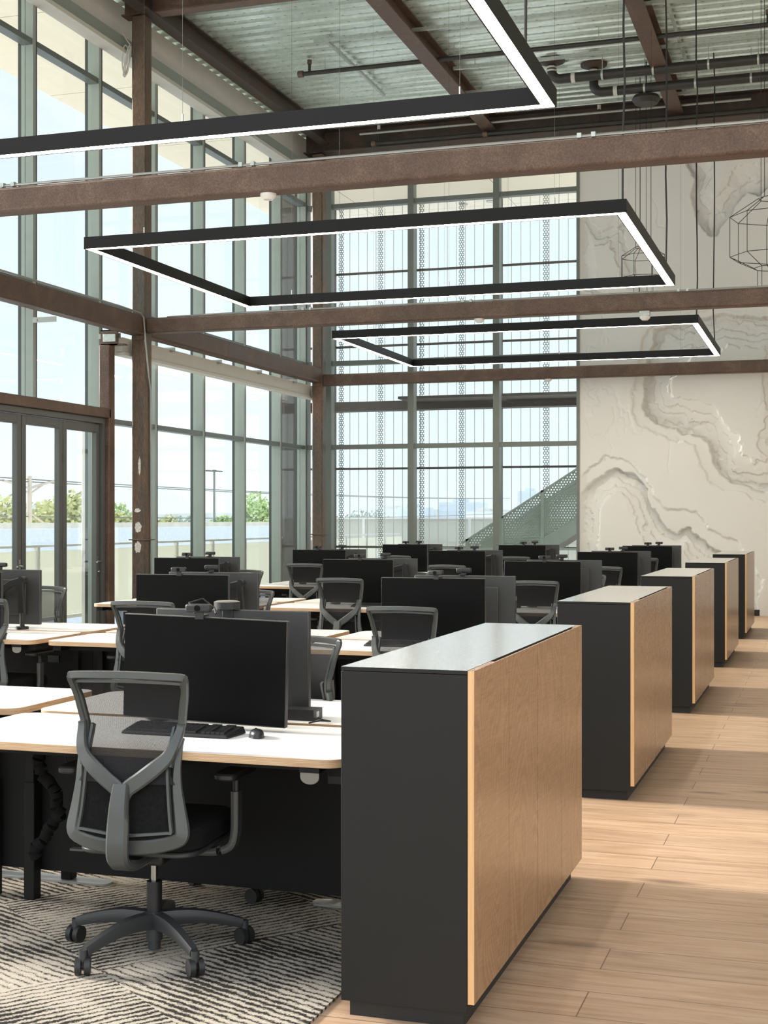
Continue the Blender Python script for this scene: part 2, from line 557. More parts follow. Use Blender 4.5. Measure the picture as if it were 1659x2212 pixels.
# ------------------------------------------------------------------ mesh builder
class MB:
    def __init__(s):
        s.v, s.f, s.mi, s.mats = [], [], [], []

    def _m(s, mat):
        if mat not in s.mats:
            s.mats.append(mat)
        return s.mats.index(mat)

    def add(s, vs, fs, mat):
        o = len(s.v)
        k = s._m(mat)
        s.v += [tuple(x) for x in vs]
        for f in fs:
            s.f.append(tuple(i + o for i in f))
            s.mi.append(k)
        return s

    def box(s, x0, x1, y0, y1, z0, z1, mat, M4=None):
        vs = [Vector((x, y, z)) for x in (x0, x1) for y in (y0, y1) for z in (z0, z1)]
        if M4 is not None:
            vs = [M4 @ p for p in vs]
        return s.add(vs, [(0, 1, 3, 2), (4, 6, 7, 5), (0, 4, 5, 1), (2, 3, 7, 6), (0, 2, 6, 4), (1, 5, 7, 3)], mat)

    def cyl(s, p0, p1, r0, mat, r1=None, n=16):
        r1 = r0 if r1 is None else r1
        p0, p1 = Vector(p0), Vector(p1)
        d = (p1 - p0).normalized()
        a = d.orthogonal().normalized()
        b = d.cross(a)
        vs = []
        for p, r in ((p0, r0), (p1, r1)):
            for i in range(n):
                t = 2 * PI * i / n
                vs.append(p + (a * math.cos(t) + b * math.sin(t)) * r)
        fs = [(i, (i + 1) % n, n + (i + 1) % n, n + i) for i in range(n)]
        fs += [tuple(range(n - 1, -1, -1)), tuple(range(n, 2 * n))]
        return s.add(vs, fs, mat)

    def tube(s, pts, r, mat, n=8):
        pts = [Vector(p) for p in pts]
        vs, fs = [], []
        ref = None
        for i, p in enumerate(pts):
            d = (pts[min(i + 1, len(pts) - 1)] - pts[max(i - 1, 0)]).normalized()
            if ref is None:
                ref = d.orthogonal().normalized()
            ref = (ref - d * ref.dot(d))
            if ref.length < 1e-5:
                ref = d.orthogonal()
            ref.normalize()
            b = d.cross(ref)
            for k in range(n):
                t = 2 * PI * k / n
                vs.append(p + (ref * math.cos(t) + b * math.sin(t)) * r)
        for i in range(len(pts) - 1):
            for k in range(n):
                fs.append((i * n + k, i * n + (k + 1) % n, (i + 1) * n + (k + 1) % n, (i + 1) * n + k))
        fs += [tuple(range(n - 1, -1, -1)), tuple(range((len(pts) - 1) * n, len(pts) * n))]
        return s.add(vs, fs, mat)

    def sweep(s, pts, ws, ts, N, mat):
        """ribbon with rounded rectangular section; ws half widths, ts half thickness, N facing normals"""
        pts = [Vector(p) for p in pts]
        n = len(pts)
        if not isinstance(N, list):
            N = [N] * n
        if not isinstance(ws, list):
            ws = [ws] * n
        if not isinstance(ts, list):
            ts = [ts] * n
        vs, fs = [], []
        sec = [(-1, -.35), (-.75, -1), (.75, -1), (1, -.35), (1, .35), (.75, 1), (-.75, 1), (-1, .35)]
        for i, p in enumerate(pts):
            d = (pts[min(i + 1, n - 1)] - pts[max(i - 1, 0)]).normalized()
            nn = Vector(N[i])
            nn = (nn - d * nn.dot(d)).normalized()
            sd = d.cross(nn)
            for a, b in sec:
                vs.append(p + sd * (a * ws[i]) + nn * (b * ts[i]))
        for i in range(n - 1):
            for k in range(8):
                fs.append((i * 8 + k, i * 8 + (k + 1) % 8, (i + 1) * 8 + (k + 1) % 8, (i + 1) * 8 + k))
        fs += [tuple(range(7, -1, -1)), tuple(range((n - 1) * 8, n * 8))]
        return s.add(vs, fs, mat)

    def prism(s, outline, z0, z1, mat, top=None):
        n = len(outline)
        vs = [(x, y, z0) for x, y in outline] + [(x, y, z1) for x, y in outline]
        s.add(vs, [(i, (i + 1) % n, n + (i + 1) % n, n + i) for i in range(n)] + [tuple(range(n - 1, -1, -1))], mat)
        o = len(s.v) - n
        k = s._m(top or mat)
        s.f.append(tuple(range(o, o + n)))
        s.mi.append(k)
        return s

    def ibeam(s, p0, p1, W, H, mat, t=0.02):
        """I section along X or Y with bottom at p.z"""
        p0, p1 = Vector(p0), Vector(p1)
        if abs((p1 - p0).x) > abs((p1 - p0).y):
            f = lambda a0, a1, z0, z1: s.box(p0.x, p1.x, p0.y + a0, p0.y + a1, p0.z + z0, p0.z + z1, mat)
        else:
            f = lambda a0, a1, z0, z1: s.box(p0.x + a0, p0.x + a1, p0.y, p1.y, p0.z + z0, p0.z + z1, mat)
        f(-W / 2, W / 2, 0, t)
        f(-W / 2, W / 2, H - t, H)
        f(-t / 2, t / 2, t, H - t)
        return s

    def build(s, name, parent=None, bevel=0, smooth=True, seg=2):
        me = bpy.data.meshes.new(name)
        me.from_pydata(s.v, [], s.f)
        for m in s.mats:
            me.materials.append(M[m])
        me.polygons.foreach_set('material_index', s.mi)
        if smooth:
            me.polygons.foreach_set('use_smooth', [True] * len(me.polygons))
            me.set_sharp_from_angle(angle=math.radians(40))
        me.update()
        o = bpy.data.objects.new(name, me)
        COL.objects.link(o)
        if parent is not None:
            o.parent = parent
        if bevel:
            md = o.modifiers.new('bevel', 'BEVEL')
            md.width = bevel
            md.segments = seg
            md.limit_method = 'ANGLE'
            md.angle_limit = math.radians(40)
        return o


def tag(o, label, cat, group=None, kind=None):
    o['label'] = label
    o['category'] = cat
    if group:
        o['group'] = group
    if kind:
        o['kind'] = kind
    return o


def struct(o, label=None):
    o['kind'] = 'structure'
    if label:
        o['label'] = label
    return o


def empty(name, loc=(0, 0, 0), rz=0):
    o = bpy.data.objects.new(name, None)
    o.empty_display_size = 0.1
    o.location = loc
    o.rotation_euler = (0, 0, rz)
    COL.objects.link(o)
    return o


def dup(root, loc, rz=0.0):
    def cp(o, par):
        c = o.copy()
        COL.objects.link(c)
        if par is not None:
            c.parent = par
        for ch in list(o.children):
            cp(ch, c)
        return c
    c = cp(root, None)
    c.location = loc
    c.rotation_euler = (0, 0, rz)
    return c


# ------------------------------------------------------------------ room shell
WX = -9.1      # plane of the left window wall
WY = 23.55     # plane of the far wall
DK = 8.52      # underside of roof deck
struct(MB().box(-9.2, 9, -5, 24.2, -0.3, 0, 'floor').build('floor', smooth=False))
o = MB().box(-8.95, -1.565, -2, 23.4, 0.0005, 0.009, 'carpet').build('carpet', smooth=False)
tag(o, 'cream and charcoal striped carpet lying under the rows of desks', 'carpet')
struct(MB().box(-0.9, 9, WY - 0.012, WY, 0, 0.1, 'baseboard').box(-4.07, -0.9, WY - 0.012, WY, 0, 0.1, 'baseboard').build('baseboard_back', smooth=False))


# corrugated deck
def deck():
    mb = MB()
    prof = [(0, 0), (0.13, 0), (0.15, 0.08), (0.23, 0.08)]
    y = 2.0
    ys = []
    while y < 24.0:
        for a, z in prof:
            ys.append((y + a, DK + z))
        y += 0.25
    vs, fs = [], []
    for (yy, z) in ys:
        vs += [(-9.3, yy, z), (9, yy, z)]
    for i in range(len(ys) - 1):
        fs.append((2 * i, 2 * i + 1, 2 * i + 3, 2 * i + 2))
    mb.add(vs, fs, 'deck')
    mb.box(-9.3, 9, 2, 24, DK + 0.1, DK + 0.2, 'galv')
    return mb.build('ceiling', smooth=False)


struct(deck())


# relief wall
def vnoise(x, y, seed, octaves=4):
    rs = np.random.RandomState(seed)
    out = np.zeros_like(x)
    amp, tot = 1.0, 0.0
    for k in range(octaves):
        g = rs.rand(64, 64)
        fx, fy = x * 2 ** k, y * 2 ** k
        ix, iy = np.floor(fx).astype(int), np.floor(fy).astype(int)
        tx, ty = fx - ix, fy - iy
        tx, ty = tx * tx * (3 - 2 * tx), ty * ty * (3 - 2 * ty)
        a = g[ix % 64, iy % 64] * (1 - tx) + g[(ix + 1) % 64, iy % 64] * tx
        b = g[ix % 64, (iy + 1) % 64] * (1 - tx) + g[(ix + 1) % 64, (iy + 1) % 64] * tx
        out += amp * (a * (1 - ty) + b * ty)
        tot += amp
        amp *= 0.55
    return out / tot - 0.5


POLY = {"A": [[-2.96, 3.99], [-2.98, 3.72], [-2.99, 3.48], [-2.92, 3.33], [-2.81, 3.21], [-2.62, 3.16], [-2.46, 3.12], [-2.39, 3.03], [-2.23, 3.02], [-2.08, 2.98], [-1.95, 2.88], [-1.89, 2.72], [-1.86, 2.53], [-1.72, 2.34], [-1.59, 2.22], [-1.41, 2.18], [-1.26, 2.12], [-1.07, 2.05], [-0.82, 2.05], [-0.53, 2.21], [-0.53, 4.86], [-1.71, 4.99], [-2.31, 4.94], [-2.62, 4.88], [-2.81, 4.79], [-2.82, 4.57], [-2.94, 4.26]],
        "A2": [[-3.1, 4.19], [-3.16, 3.72], [-3.18, 3.41], [-3.11, 3.19], [-2.91, 3.08], [-2.54, 2.94], [-2.16, 2.83], [-2.08, 2.53], [-1.93, 2.26], [-1.74, 2.09], [-1.41, 2.03], [-1.17, 1.9], [-0.82, 1.82], [-0.45, 2.06], [-0.45, 5.01], [-1.71, 5.14], [-2.77, 4.96], [-2.99, 4.66]],
        "B": [[-4.01, 2.06], [-3.9, 2.24], [-3.71, 2.35], [-3.56, 2.47], [-3.39, 2.44], [-3.14, 2.35], [-3.0, 2.18], [-2.92, 1.84], [-2.79, 1.67], [-2.62, 1.43], [-2.45, 1.37], [-2.27, 1.45], [-2.08, 1.28], [-1.93, 1.11], [-1.71, 1.03], [-1.41, 0.99], [-1.32, 0.53], [-1.32, -0.08], [-4.18, -0.14], [-4.18, 1.92]],
        "B2": [[-4.04, 2.32], [-3.83, 2.55], [-3.63, 2.67], [-3.35, 2.63], [-3.16, 2.48], [-2.96, 2.29], [-2.83, 1.98], [-2.62, 1.76], [-2.35, 1.76], [-2.14, 1.7], [-1.93, 1.43], [-1.71, 1.31], [-1.48, 1.22], [-1.32, 0.95], [-1.07, 0.61], [-1.19, 0.08], [-1.33, -0.16], [-4.22, -0.23], [-4.22, 2.24]],
        "C": [[-2.4, 7.74], [-2.23, 7.46], [-2.14, 7.29], [-2.22, 7.03], [-2.16, 6.75], [-2.07, 6.48], [-1.93, 6.34], [-1.8, 6.34], [-1.67, 6.53], [-1.48, 6.82], [-1.32, 7.02], [-1.11, 6.96], [-0.93, 7.09], [-0.53, 7.21], [-0.53, 8.9], [-2.31, 8.9], [-2.54, 8.22]],
        "D": [[-4.06, 7.0], [-3.9, 6.67], [-3.71, 6.5], [-3.47, 6.57], [-3.31, 6.65], [-3.35, 6.32], [-3.12, 5.76], [-2.85, 5.36], [-2.62, 5.19], [-3.47, 5.23], [-4.1, 5.58]]}


def sdist(x, y, poly):
    P = np.array(poly, float)
    Q = np.roll(P, -1, 0)
    d = np.full(x.shape, 1e9)
    ins = np.zeros(x.shape, bool)
    for (ax, ay), (bx, by) in zip(P, Q):
        ex, ey = bx - ax, by - ay
        t = np.clip(((x - ax) * ex + (y - ay) * ey) / (ex * ex + ey * ey + 1e-12), 0, 1)
        d = np.minimum(d, np.hypot(x - ax - t * ex, y - ay - t * ey))
        c = (ay > y) != (by > y)
        with np.errstate(divide='ignore', invalid='ignore'):
            xi = (bx - ax) * (y - ay) / (by - ay + 1e-12) + ax
        ins ^= c & (x < xi)
    return np.where(ins, d, -d)


def relief():
    st = 0.011
    xs = np.arange(-4.07, -0.35, st)
    zs = np.arange(0.0, 8.54, st)
    X, Z = np.meshgrid(xs, zs)
    big = vnoise(X * 1.6 + 9, Z * 1.6 + 5, 3, 4) * 0.16
    fine = vnoise(X * 9, Z * 9, 5, 4)
    sg = lambda a, s=0.005: 1 / (1 + np.exp(-np.clip(a / s, -40, 40)))
    H = np.zeros_like(X)          # positive = toward the room

    def terr(d, pitch, h, seed, bend):
        q = d / pitch + vnoise(X * 2.1, Z * 2.1, seed, 5) * bend
        k = np.floor(q)
        fr = q - k
        return h * (k + np.clip((fr - 0.86) / 0.14, 0, 1) ** 2)
    for nm, outer, dep, pitch, seed in (('A', 'A2', 0.25, 0.17, 11), ('B', 'B2', 0.20, 0.13, 12), ('C', None, 0.24, 0.2, 13), ('D', None, 0.10, 0.13, 14)):
        d = sdist(X, Z, POLY[nm]) + big * 0.3 + fine * 0.10
        if outer:
            d2 = sdist(X, Z, POLY[outer]) + big * 0.3 + fine * 0.10
            H -= 0.055 * sg(d2, 0.008) * (0.35 + 0.65 * np.exp(-np.clip(d2, 0, 9) / 0.25))
        inside = sg(d)
        H -= dep * inside * (0.30 + 0.70 * np.exp(-np.clip(d, 0, 9) / 0.20))
        H += inside * np.clip(terr(np.clip(d, 0, 9), pitch, 0.042, seed, 3.0), -0.1, 0.25)
    H += vnoise(X * 0.5 + 2, Z * 0.5, 21, 2) * 0.05
    rid = vnoise(X * 1.3 + 4, Z * 0.8 + 3, 31, 5)
    crack = np.exp(-(rid / 0.012) ** 2) * np.clip(vnoise(X * .6, Z * .6, 32, 2) * 6, 0, 1)
    H -= crack * 0.012
    H -= np.clip(sdist(X, Z, [[-9, 4.9], [0, 4.9], [0, 5.8], [-9, 5.6]]), 0, 1) * 0
    H = np.clip(H, -0.34, 0.02)
    # keep the border flush
    e = np.minimum.reduce([(X + 4.07) / 0.10, np.ones_like(X)])
    H *= np.clip(e, 0, 1)
    nz, nx = X.shape
    co = np.empty((nz * nx, 3), np.float32)
    co[:, 0] = X.ravel()
    co[:, 1] = (WY - H).ravel()
    co[:, 2] = Z.ravel()
    i = np.arange((nz - 1) * (nx - 1))
    r, c = i // (nx - 1), i % (nx - 1)
    a = r * nx + c
    F = np.stack([a, a + 1, a + nx + 1, a + nx], 1).astype(np.int32)
    me = bpy.data.meshes.new('wall_back')
    me.vertices.add(len(co))
    me.vertices.foreach_set('co', co.ravel())
    me.loops.add(F.size)
    me.loops.foreach_set('vertex_index', F.ravel())
    me.polygons.add(len(F))
    me.polygons.foreach_set('loop_start', np.arange(0, F.size, 4, dtype=np.int32))
    me.polygons.foreach_set('use_smooth', np.ones(len(F), bool))
    me.materials.append(M['relief'])
    me.update(calc_edges=True)
    me.validate()
    ob = bpy.data.objects.new('wall_back', me)
    COL.objects.link(ob)
    return ob


struct(relief(), 'white sculpted relief wall with layered contour cliffs')
struct(MB().box(-0.36, 9, WY + 0.02, WY + 0.3, 0, DK, 'relief').box(-4.07, -0.36, WY + 0.36, WY + 0.45, 0, DK, 'relief')
       .box(-4.10, -4.07, WY - 0.005, WY + 0.4, 0, DK, 'relief').build('wall_back', smooth=False))
struct(MB().box(-9.1, -4.1, WY, WY + 0.2, 7.78, DK, 'white_paint').build('wall_back', smooth=False))
struct(MB().box(WX - 0.2, WX, 1, 24, 7.95, DK, 'white_paint').build('wall_left', smooth=False))

struct(MB().box(8.8, 9.0, -1, 23.9, 0, DK, 'white_paint').build('added_wall_right', smooth=False))  # unseen plain wall, added to hold back sky light from the right

# shade pockets
struct(MB().box(WX, -8.92, 1, WY, 7.82, 8.0, 'mullion').box(WX, -8.88, 1, WY, 7.765, 7.8199, 'pocket_white').build('trim_1', smooth=False))
o = MB().box(-9.0, -8.86, 16.22, WY - 0.1, 3.80, 3.99, 'pocket_white').box(-9.0, -8.83, 16.22, WY - 0.1, 3.755, 3.795, 'pocket_white').build('roller_shade_pocket', bevel=0.004)
tag(o, 'long off-white roller shade housing across the left windows below the rusty beam', 'shade housing')

# ------------------------------------------------------------------ left curtain wall
ML = [8.2, 9.76, 11.33, 12.9, 14.46, 16.03, 17.6, 19.17, 20.72, 22.28, 23.5]
TZ = [2.90, 4.42, 7.33]
for i in range(len(ML) - 1):
    y0, y1 = ML[i], ML[i + 1]
    mb = MB()
    door_bay = y1 < 16.1
    mb.box(-9.265, -9.1, y1, y1 + 0.06, 0 if not door_bay or i == 4 else 2.9, 8.1, 'mullion')
    mb.box(-9.315, -9.2651, y1 + 0.01, y1 + 0.05, 0 if not door_bay or i == 4 else 2.9, 8.1, 'gasket')
    mb.box(-9.14, -9.0995, y1 + 0.0601, y1 + 0.085, 0 if not door_bay or i == 4 else 2.9, 8.1, 'gasket')
    for z in TZ:
        mb.box(-9.25, -9.11, y0 + 0.06, y1, z - 0.035, z + 0.035, 'transom')
    mb.box(-9.25, -9.11, y0 + 0.06, y1, 8.0, 8.1, 'mullion')
    if not door_bay:
        mb.box(-9.25, -9.11, y0 + 0.06, y1, 0, 0.1, 'mullion')
    f = struct(mb.build('window_%d' % (i + 1), smooth=False))
    g = MB().box(-9.216, -9.204, y0 + 0.06, y1, 2.9 if door_bay else 0.1, 8.05, 'glass').build('pane', f, smooth=False)

# end curtain wall
ME = [-9.1, -8.67, -7.11, -5.55, -4.085]
for i in range(len(ME) - 1):
    x0, x1 = ME[i], ME[i + 1]
    mb = MB()
    a1 = 0.035
    mb.box(x1 - 0.055, x1 + 0.055 if i < 3 else x1, WY - 0.02, WY + 0.16, 0, 7.8, 'mullion_end')
    if i == 0:
        mb.box(x0 - 0.1, x0 + 0.02, WY - 0.02, WY + 0.16, 0, 7.8, 'mullion_end')
    for z in (0.05, 2.90, 4.42, 7.27, 7.72):
        mb.box(x0, x1 - 0.055, WY, WY + 0.14, z - 0.04, z + 0.04, 'mullion_end')
    f = struct(mb.build('window_%d' % (i + 11), smooth=False))
    MB().box(x0 + 0.056, x1 - 0.056, WY + 0.1, WY + 0.112, 0.05, 7.72, 'glass').build('pane', f, smooth=False)

# bifold door
n = 0
struct(MB().box(-9.1, -8.95, 12.2, 15.93, 2.83, 2.90, 'door_frame').box(-9.1, -8.95, 15.86, 15.93, 0, 2.83, 'door_frame').build('trim_2', smooth=False))
for y0, y1 in ((12.22, 13.12), (13.13, 14.03), (14.05, 14.95), (14.96, 15.85)):
    n += 1
    mb = MB()
    for a, b, c, d in ((y0, y0 + 0.085, 0.02, 2.82), (y1 - 0.085, y1, 0.02, 2.82), (y0 + 0.085, y1 - 0.085, 2.71, 2.82), (y0 + 0.085, y1 - 0.085, 0.02, 0.14)):
        mb.box(-9.06, -8.99, a, b, c, d, 'door_frame')
    dr = struct(mb.build('door_%d' % n, bevel=0.004))
    MB().box(-9.03, -9.02, y0 + 0.08, y1 - 0.08, 0.13, 2.72, 'glass').build('pane', dr, smooth=False)
    if n in (2, 4):
        hm = MB()
        yh = y1 - 0.045
        hm.box(-8.99, -8.982, yh - 0.018, yh + 0.018, 0.86, 1.12, 'chrome')
        hm.tube([(-8.985, yh, 1.05), (-8.94, yh, 1.05), (-8.935, yh - 0.03, 1.05), (-8.935, yh - 0.12, 1.045)], 0.011, 'chrome')
        hm.cyl((-8.985, yh, 0.92), (-8.96, yh, 0.92), 0.016, 'chrome')
        hm.build('door_handle', dr)
    if n == 3:
        hm = MB()
        for z in (0.4, 1.3, 2.35):
            hm.cyl((-8.985, y1 + 0.005, z - 0.06), (-8.985, y1 + 0.005, z + 0.06), 0.013, 'door_frame')
        hm.build('hinge', dr)

# ------------------------------------------------------------------ steelwork
CXX, CH = -8.7, 0.1


def steel(name, label, cat, fn, bev=0.012, group=None):
    mb = MB()
    fn(mb)
    o = mb.build(name, bevel=bev)
    tag(o, label, cat, group)
    return o


col1 = steel('steel_column', 'rusty square steel column with white scuffs, standing beside the glass door', 'column', lambda m: m.box(CXX - .1, CXX + .1, 16.35, 16.55, 0, 8.26, 'rust_column'), 0.02)
col2 = steel('steel_column', 'rusty square steel column in the glazed far corner of the room', 'column', lambda m: m.box(CXX - .1, CXX + .1, 23.03, 23.23, 0, 8.11, 'rust_column'), 0.02)
for c, y in ((col1, 16.45), (col2, 23.13)):
    MB().box(CXX - .13, CXX + .13, y - .125, y + .125, 1.315, 1.33, 'rust_column').build('splice_plate', c, bevel=0.003)
    MB().box(CXX - .085, CXX + .085, y - .125, y + .125, 3.96, 4.02, 'rust_column').box(CXX - .085, CXX + .085, y - .125, y + .125, 4.25, 4.28, 'rust_column').build('cleat', c, bevel=0.003)


def scuff(par, x, y, z, w_, h_, seed):
    rs = random.Random(seed)
    pts = []
    for k in range(26):
        a = 2 * PI * k / 26
        r = rs.uniform(0.8, 1.08)
        pts.append((x + math.cos(a) * w_ * r, z + math.sin(a) * h_ * r))
    mb = MB()
    vs = [(px, y, pz) for px, pz in pts] + [(px, y - 0.002, pz) for px, pz in pts]
    nn = len(pts)
    mb.add(vs, [tuple(range(nn, 2 * nn))] + [(i, (i + 1) % nn, nn + (i + 1) % nn, nn + i) for i in range(nn)], 'chalk')
    mb.build('paint_scuff', par, smooth=False)


for k, (dx, z, w_, h_) in enumerate(((0.0, 1.49, 0.05, 0.07), (-0.005, 1.225, 0.05, 0.08), (-0.01, 1.71, 0.045, 0.03), (0.02, 2.3, 0.018, 0.12))):
    scuff(col1, CXX + dx, 16.35, z, w_, h_, k)

steel('steel_beam', 'nearest rusty horizontal beam crossing the whole picture above the desks', 'beam', lambda m: m.box(CXX, 9, 9.66, 9.84, 4.08, 4.28, 'rust_beam'), 0.022)
steel('steel_beam', 'rusty cross beam running right from the column beside the glass door', 'beam', lambda m: m.box(CXX + .1, 9, 16.36, 16.54, 4.05, 4.25, 'rust_beam'), 0.022)
steel('steel_beam', 'farthest rusty cross beam running right from the far corner column', 'beam', lambda m: m.box(CXX + .1, 9, 23.04, 23.22, 3.97, 4.17, 'rust_beam'), 0.022)
steel('steel_beam', 'rusty tie beam above the glass doors, left of the nearer column', 'beam', lambda m: m.box(CXX - .1, CXX + .1, 9.0, 16.35, 4.02, 4.28, 'rust_beam'), 0.022)
steel('steel_beam', 'rusty tie beam between the two columns along the left windows', 'beam', lambda m: m.box(CXX - .1, CXX + .1, 16.55, 23.03, 4.02, 4.27, 'rust_beam'), 0.022)
steel('door_header', 'thin rusty steel header directly over the glass bifold doors', 'beam', lambda m: m.box(-9.05, -8.9, 9, 15.99, 2.905, 3.03, 'rust_beam'), 0.01)
steel('door_post', 'slim rusty steel post at the right edge of the bifold doors', 'post', lambda m: m.box(-9.05, -8.9, 15.94, 16.09, 0, 3.86, 'rust_beam'), 0.01)
ob = steel('steel_bracket', 'short rusty bracket with galvanised infill between slim door post and column', 'bracket', lambda m: m.box(-9.05, CXX - .1, 15.98, 16.0, 3.86, 4.06, 'rust_beam').box(-9.05, CXX - .02, 15.98, 16.1, 3.86, 3.875, 'rust_beam').box(-9.05, CXX - .02, 15.98, 16.1, 4.045, 4.06, 'rust_beam'), 0)
MB().box(-9.0, CXX - .12, 15.95, 15.98, 3.90, 4.0, 'galv').build('channel', ob, bevel=0.004)

rb = []
for lab, x in (('dark rusty roof beam nearest the left windows under the metal deck', -8.55), ('dark rusty roof beam crossing the deck above the middle of the room', -5.55), ('dark rusty roof beam above the relief wall end of the deck', -2.4)):
    steel('roof_beam', lab, 'beam', lambda m: m.ibeam((x, 2, 8.25), (x, 23.0, 8.25), 0.24 if x > -8 else 0.19, 0.269, 'rust_dark' if x < -8 else 'rust_beam'), 0)
g = steel('roof_girder', 'deep dark steel girder along the top of the far wall', 'girder', lambda m: m.ibeam((-8.95, 23.15, 8.12), (9, 23.15, 8.12), 0.3, 0.399, 'rust_dark'), 0)
steel('roof_girder', 'rusty steel girder at the top of the nearer column', 'girder', lambda m: m.ibeam((-8.95, 16.45, 8.27), (9, 16.45, 8.27), 0.2, 0.249, 'rust_beam'), 0)

# clip brackets from tie beams to mullions
for y in ML[3:10]:
    o = MB().box(-9.1, -8.78, y - 0.012, y - 0.005, 3.95, 4.015, 'conduit').cyl((-9.05, y - 0.02, 3.98), (-9.05, y - 0.002, 3.98), 0.018, 'conduit', n=6).build('clip_bracket', bevel=0)
    tag(o, 'small galvanised clip joining the rusty tie beam to a window mullion', 'bracket', 'mullion clips')

# conduits
mb = MB()
mb.tube([(-8.55, 10, 4.295), (-8.56, 15.6, 4.295), (-8.585, 16.2, 4.29), (-8.585, 16.28, 4.24), (-8.58, 16.30, 4.1), (-8.575, 16.33, 3.85), (-8.575, 16.4, 3.5), (-8.585, 16.47, 3.3), (-8.585, 16.5, 0.02)], 0.012, 'conduit')
tag(mb.build('conduit'), 'thin grey conduit running down the right side of the nearer column', 'conduit')
for y, z, lab in ((9.70, 4.30, 'thin metal conduit lying along the top of the nearest cross beam'), (16.4, 4.265, 'thin metal conduit lying along the top of the second cross beam')):
    mb = MB()
    mb.tube([(-8.3, y, z - 0.01), (-7.5, y, z), (9, y, z)], 0.011, 'conduit', 6)
    o = tag(mb.build('conduit'), lab, 'conduit')
    for x in (-6.4, -6.3, -4.3, -4.2, -1.7, -1.6, 0.3):
        MB().box(x, x + 0.03, y - 0.02, y + 0.02, z - 0.012, z + 0.022, 'galv').build('clamp', o, smooth=False)


# detectors under beams
def detector(x, y, z, lab, box=False):
    t = empty('smoke_detector', (x, y, z))
    tag(t, lab, 'smoke detector')
    if box:
        MB().box(-0.06, 0.06, -0.06, 0.06, -0.06, 0.0, 'galv').build('junction_box', t, bevel=0.003)
    d = 0.06 if box else 0.0
    MB().cyl((0, 0, -d - 0.02), (0, 0, -d), 0.062, 'white_paint', n=24).cyl((0, 0, -d - 0.045), (0, 0, -d - 0.02), 0.035, 'white_paint', 0.06, n=24).build('sensor_head', t)


detector(-4.08, 9.75, 4.08, 'white round smoke detector under the nearest rusty beam')
detector(-2.08, 16.45, 4.05, 'white smoke detector on a metal box under the second beam, right side', True)
detector(-4.09, 16.45, 4.05, 'small white smoke detector under the second beam near the middle')
detector(-4.55, 23.12, 3.97, 'tiny white smoke detector under the farthest rusty beam')

# white cable coil on the column near the ceiling
mb = MB()
for k in range(3):
    pts = [(-8.86 + 0.05 * math.sin(a + k), 16.3 + 0.03 * k, 7.66 + 0.2 * math.cos(a)) for a in np.linspace(0, 2 * PI, 24)]
    mb.tube(pts, 0.008, 'band_white', 6)
mb.tube([(-8.8, 16.32, 7.86), (-8.86, 16.3, 7.95), (-8.9, 16.3, 8.02)], 0.008, 'band_white', 6)
tag(mb.build('cable_coil'), 'coiled white cable hanging on the nearer column under the roof', 'cable')

# ------------------------------------------------------------------ ceiling services
o = MB()
o.tube([(-7.6, 19.4, 8.3), (9, 19.4, 8.3)], 0.033, 'pipe_black', 12)
for x in (-7.6, -5.5):
    o.cyl((x - 0.03, 19.4, 8.3), (x + 0.05, 19.4, 8.3), 0.05, 'rust_beam', n=12)
pp = tag(o.build('sprinkler_pipe'), 'black sprinkler pipe hanging under the metal deck', 'pipe')
for x in (-7.55, -0.9):
    MB().tube([(x + 0.1, 19.4, 8.3), (x + 0.1, 19.4, 8.50)], 0.022, 'pipe_black', 10).cyl((x + 0.1, 19.4, 8.44), (x + 0.1, 19.4, 8.50), 0.035, 'rust_beam', n=10).build('riser', pp)
for x in (-7.2, -5.2, -3.1, -1.0):
    MB().tube([(x, 19.4, 8.3), (x, 19.4, DK)], 0.006, 'galv', 6).build('hanger_rod', pp)
o = MB()
o.tube([(-7.6, 22.9, 8.16), (9, 22.9, 8.16)], 0.033, 'pipe_black', 12)
for x in (-7.6, -5.6):
    o.cyl((x - 0.03, 22.9, 8.16), (x + 0.05, 22.9, 8.16), 0.05, 'rust_beam', n=12)
pp = tag(o.build('sprinkler_pipe'), 'dark sprinkler pipe running along the face of the far girder', 'pipe')
for x in (-7.5, -3.65):
    MB().tube([(x, 22.9, 8.16), (x, 22.9, 8.45)], 0.018, 'pipe_black', 8).cyl((x, 22.9, 8.40), (x, 22.9, 8.47), 0.03, 'band_white', n=8).build('riser', pp)
o = MB().tube([(-7.8, 22.75, 8.30), (-1.2, 22.75, 8.30)], 0.02, 'conduit', 8)
tag(o.build('conduit'), 'pale conduit in front of the far roof girder', 'conduit')

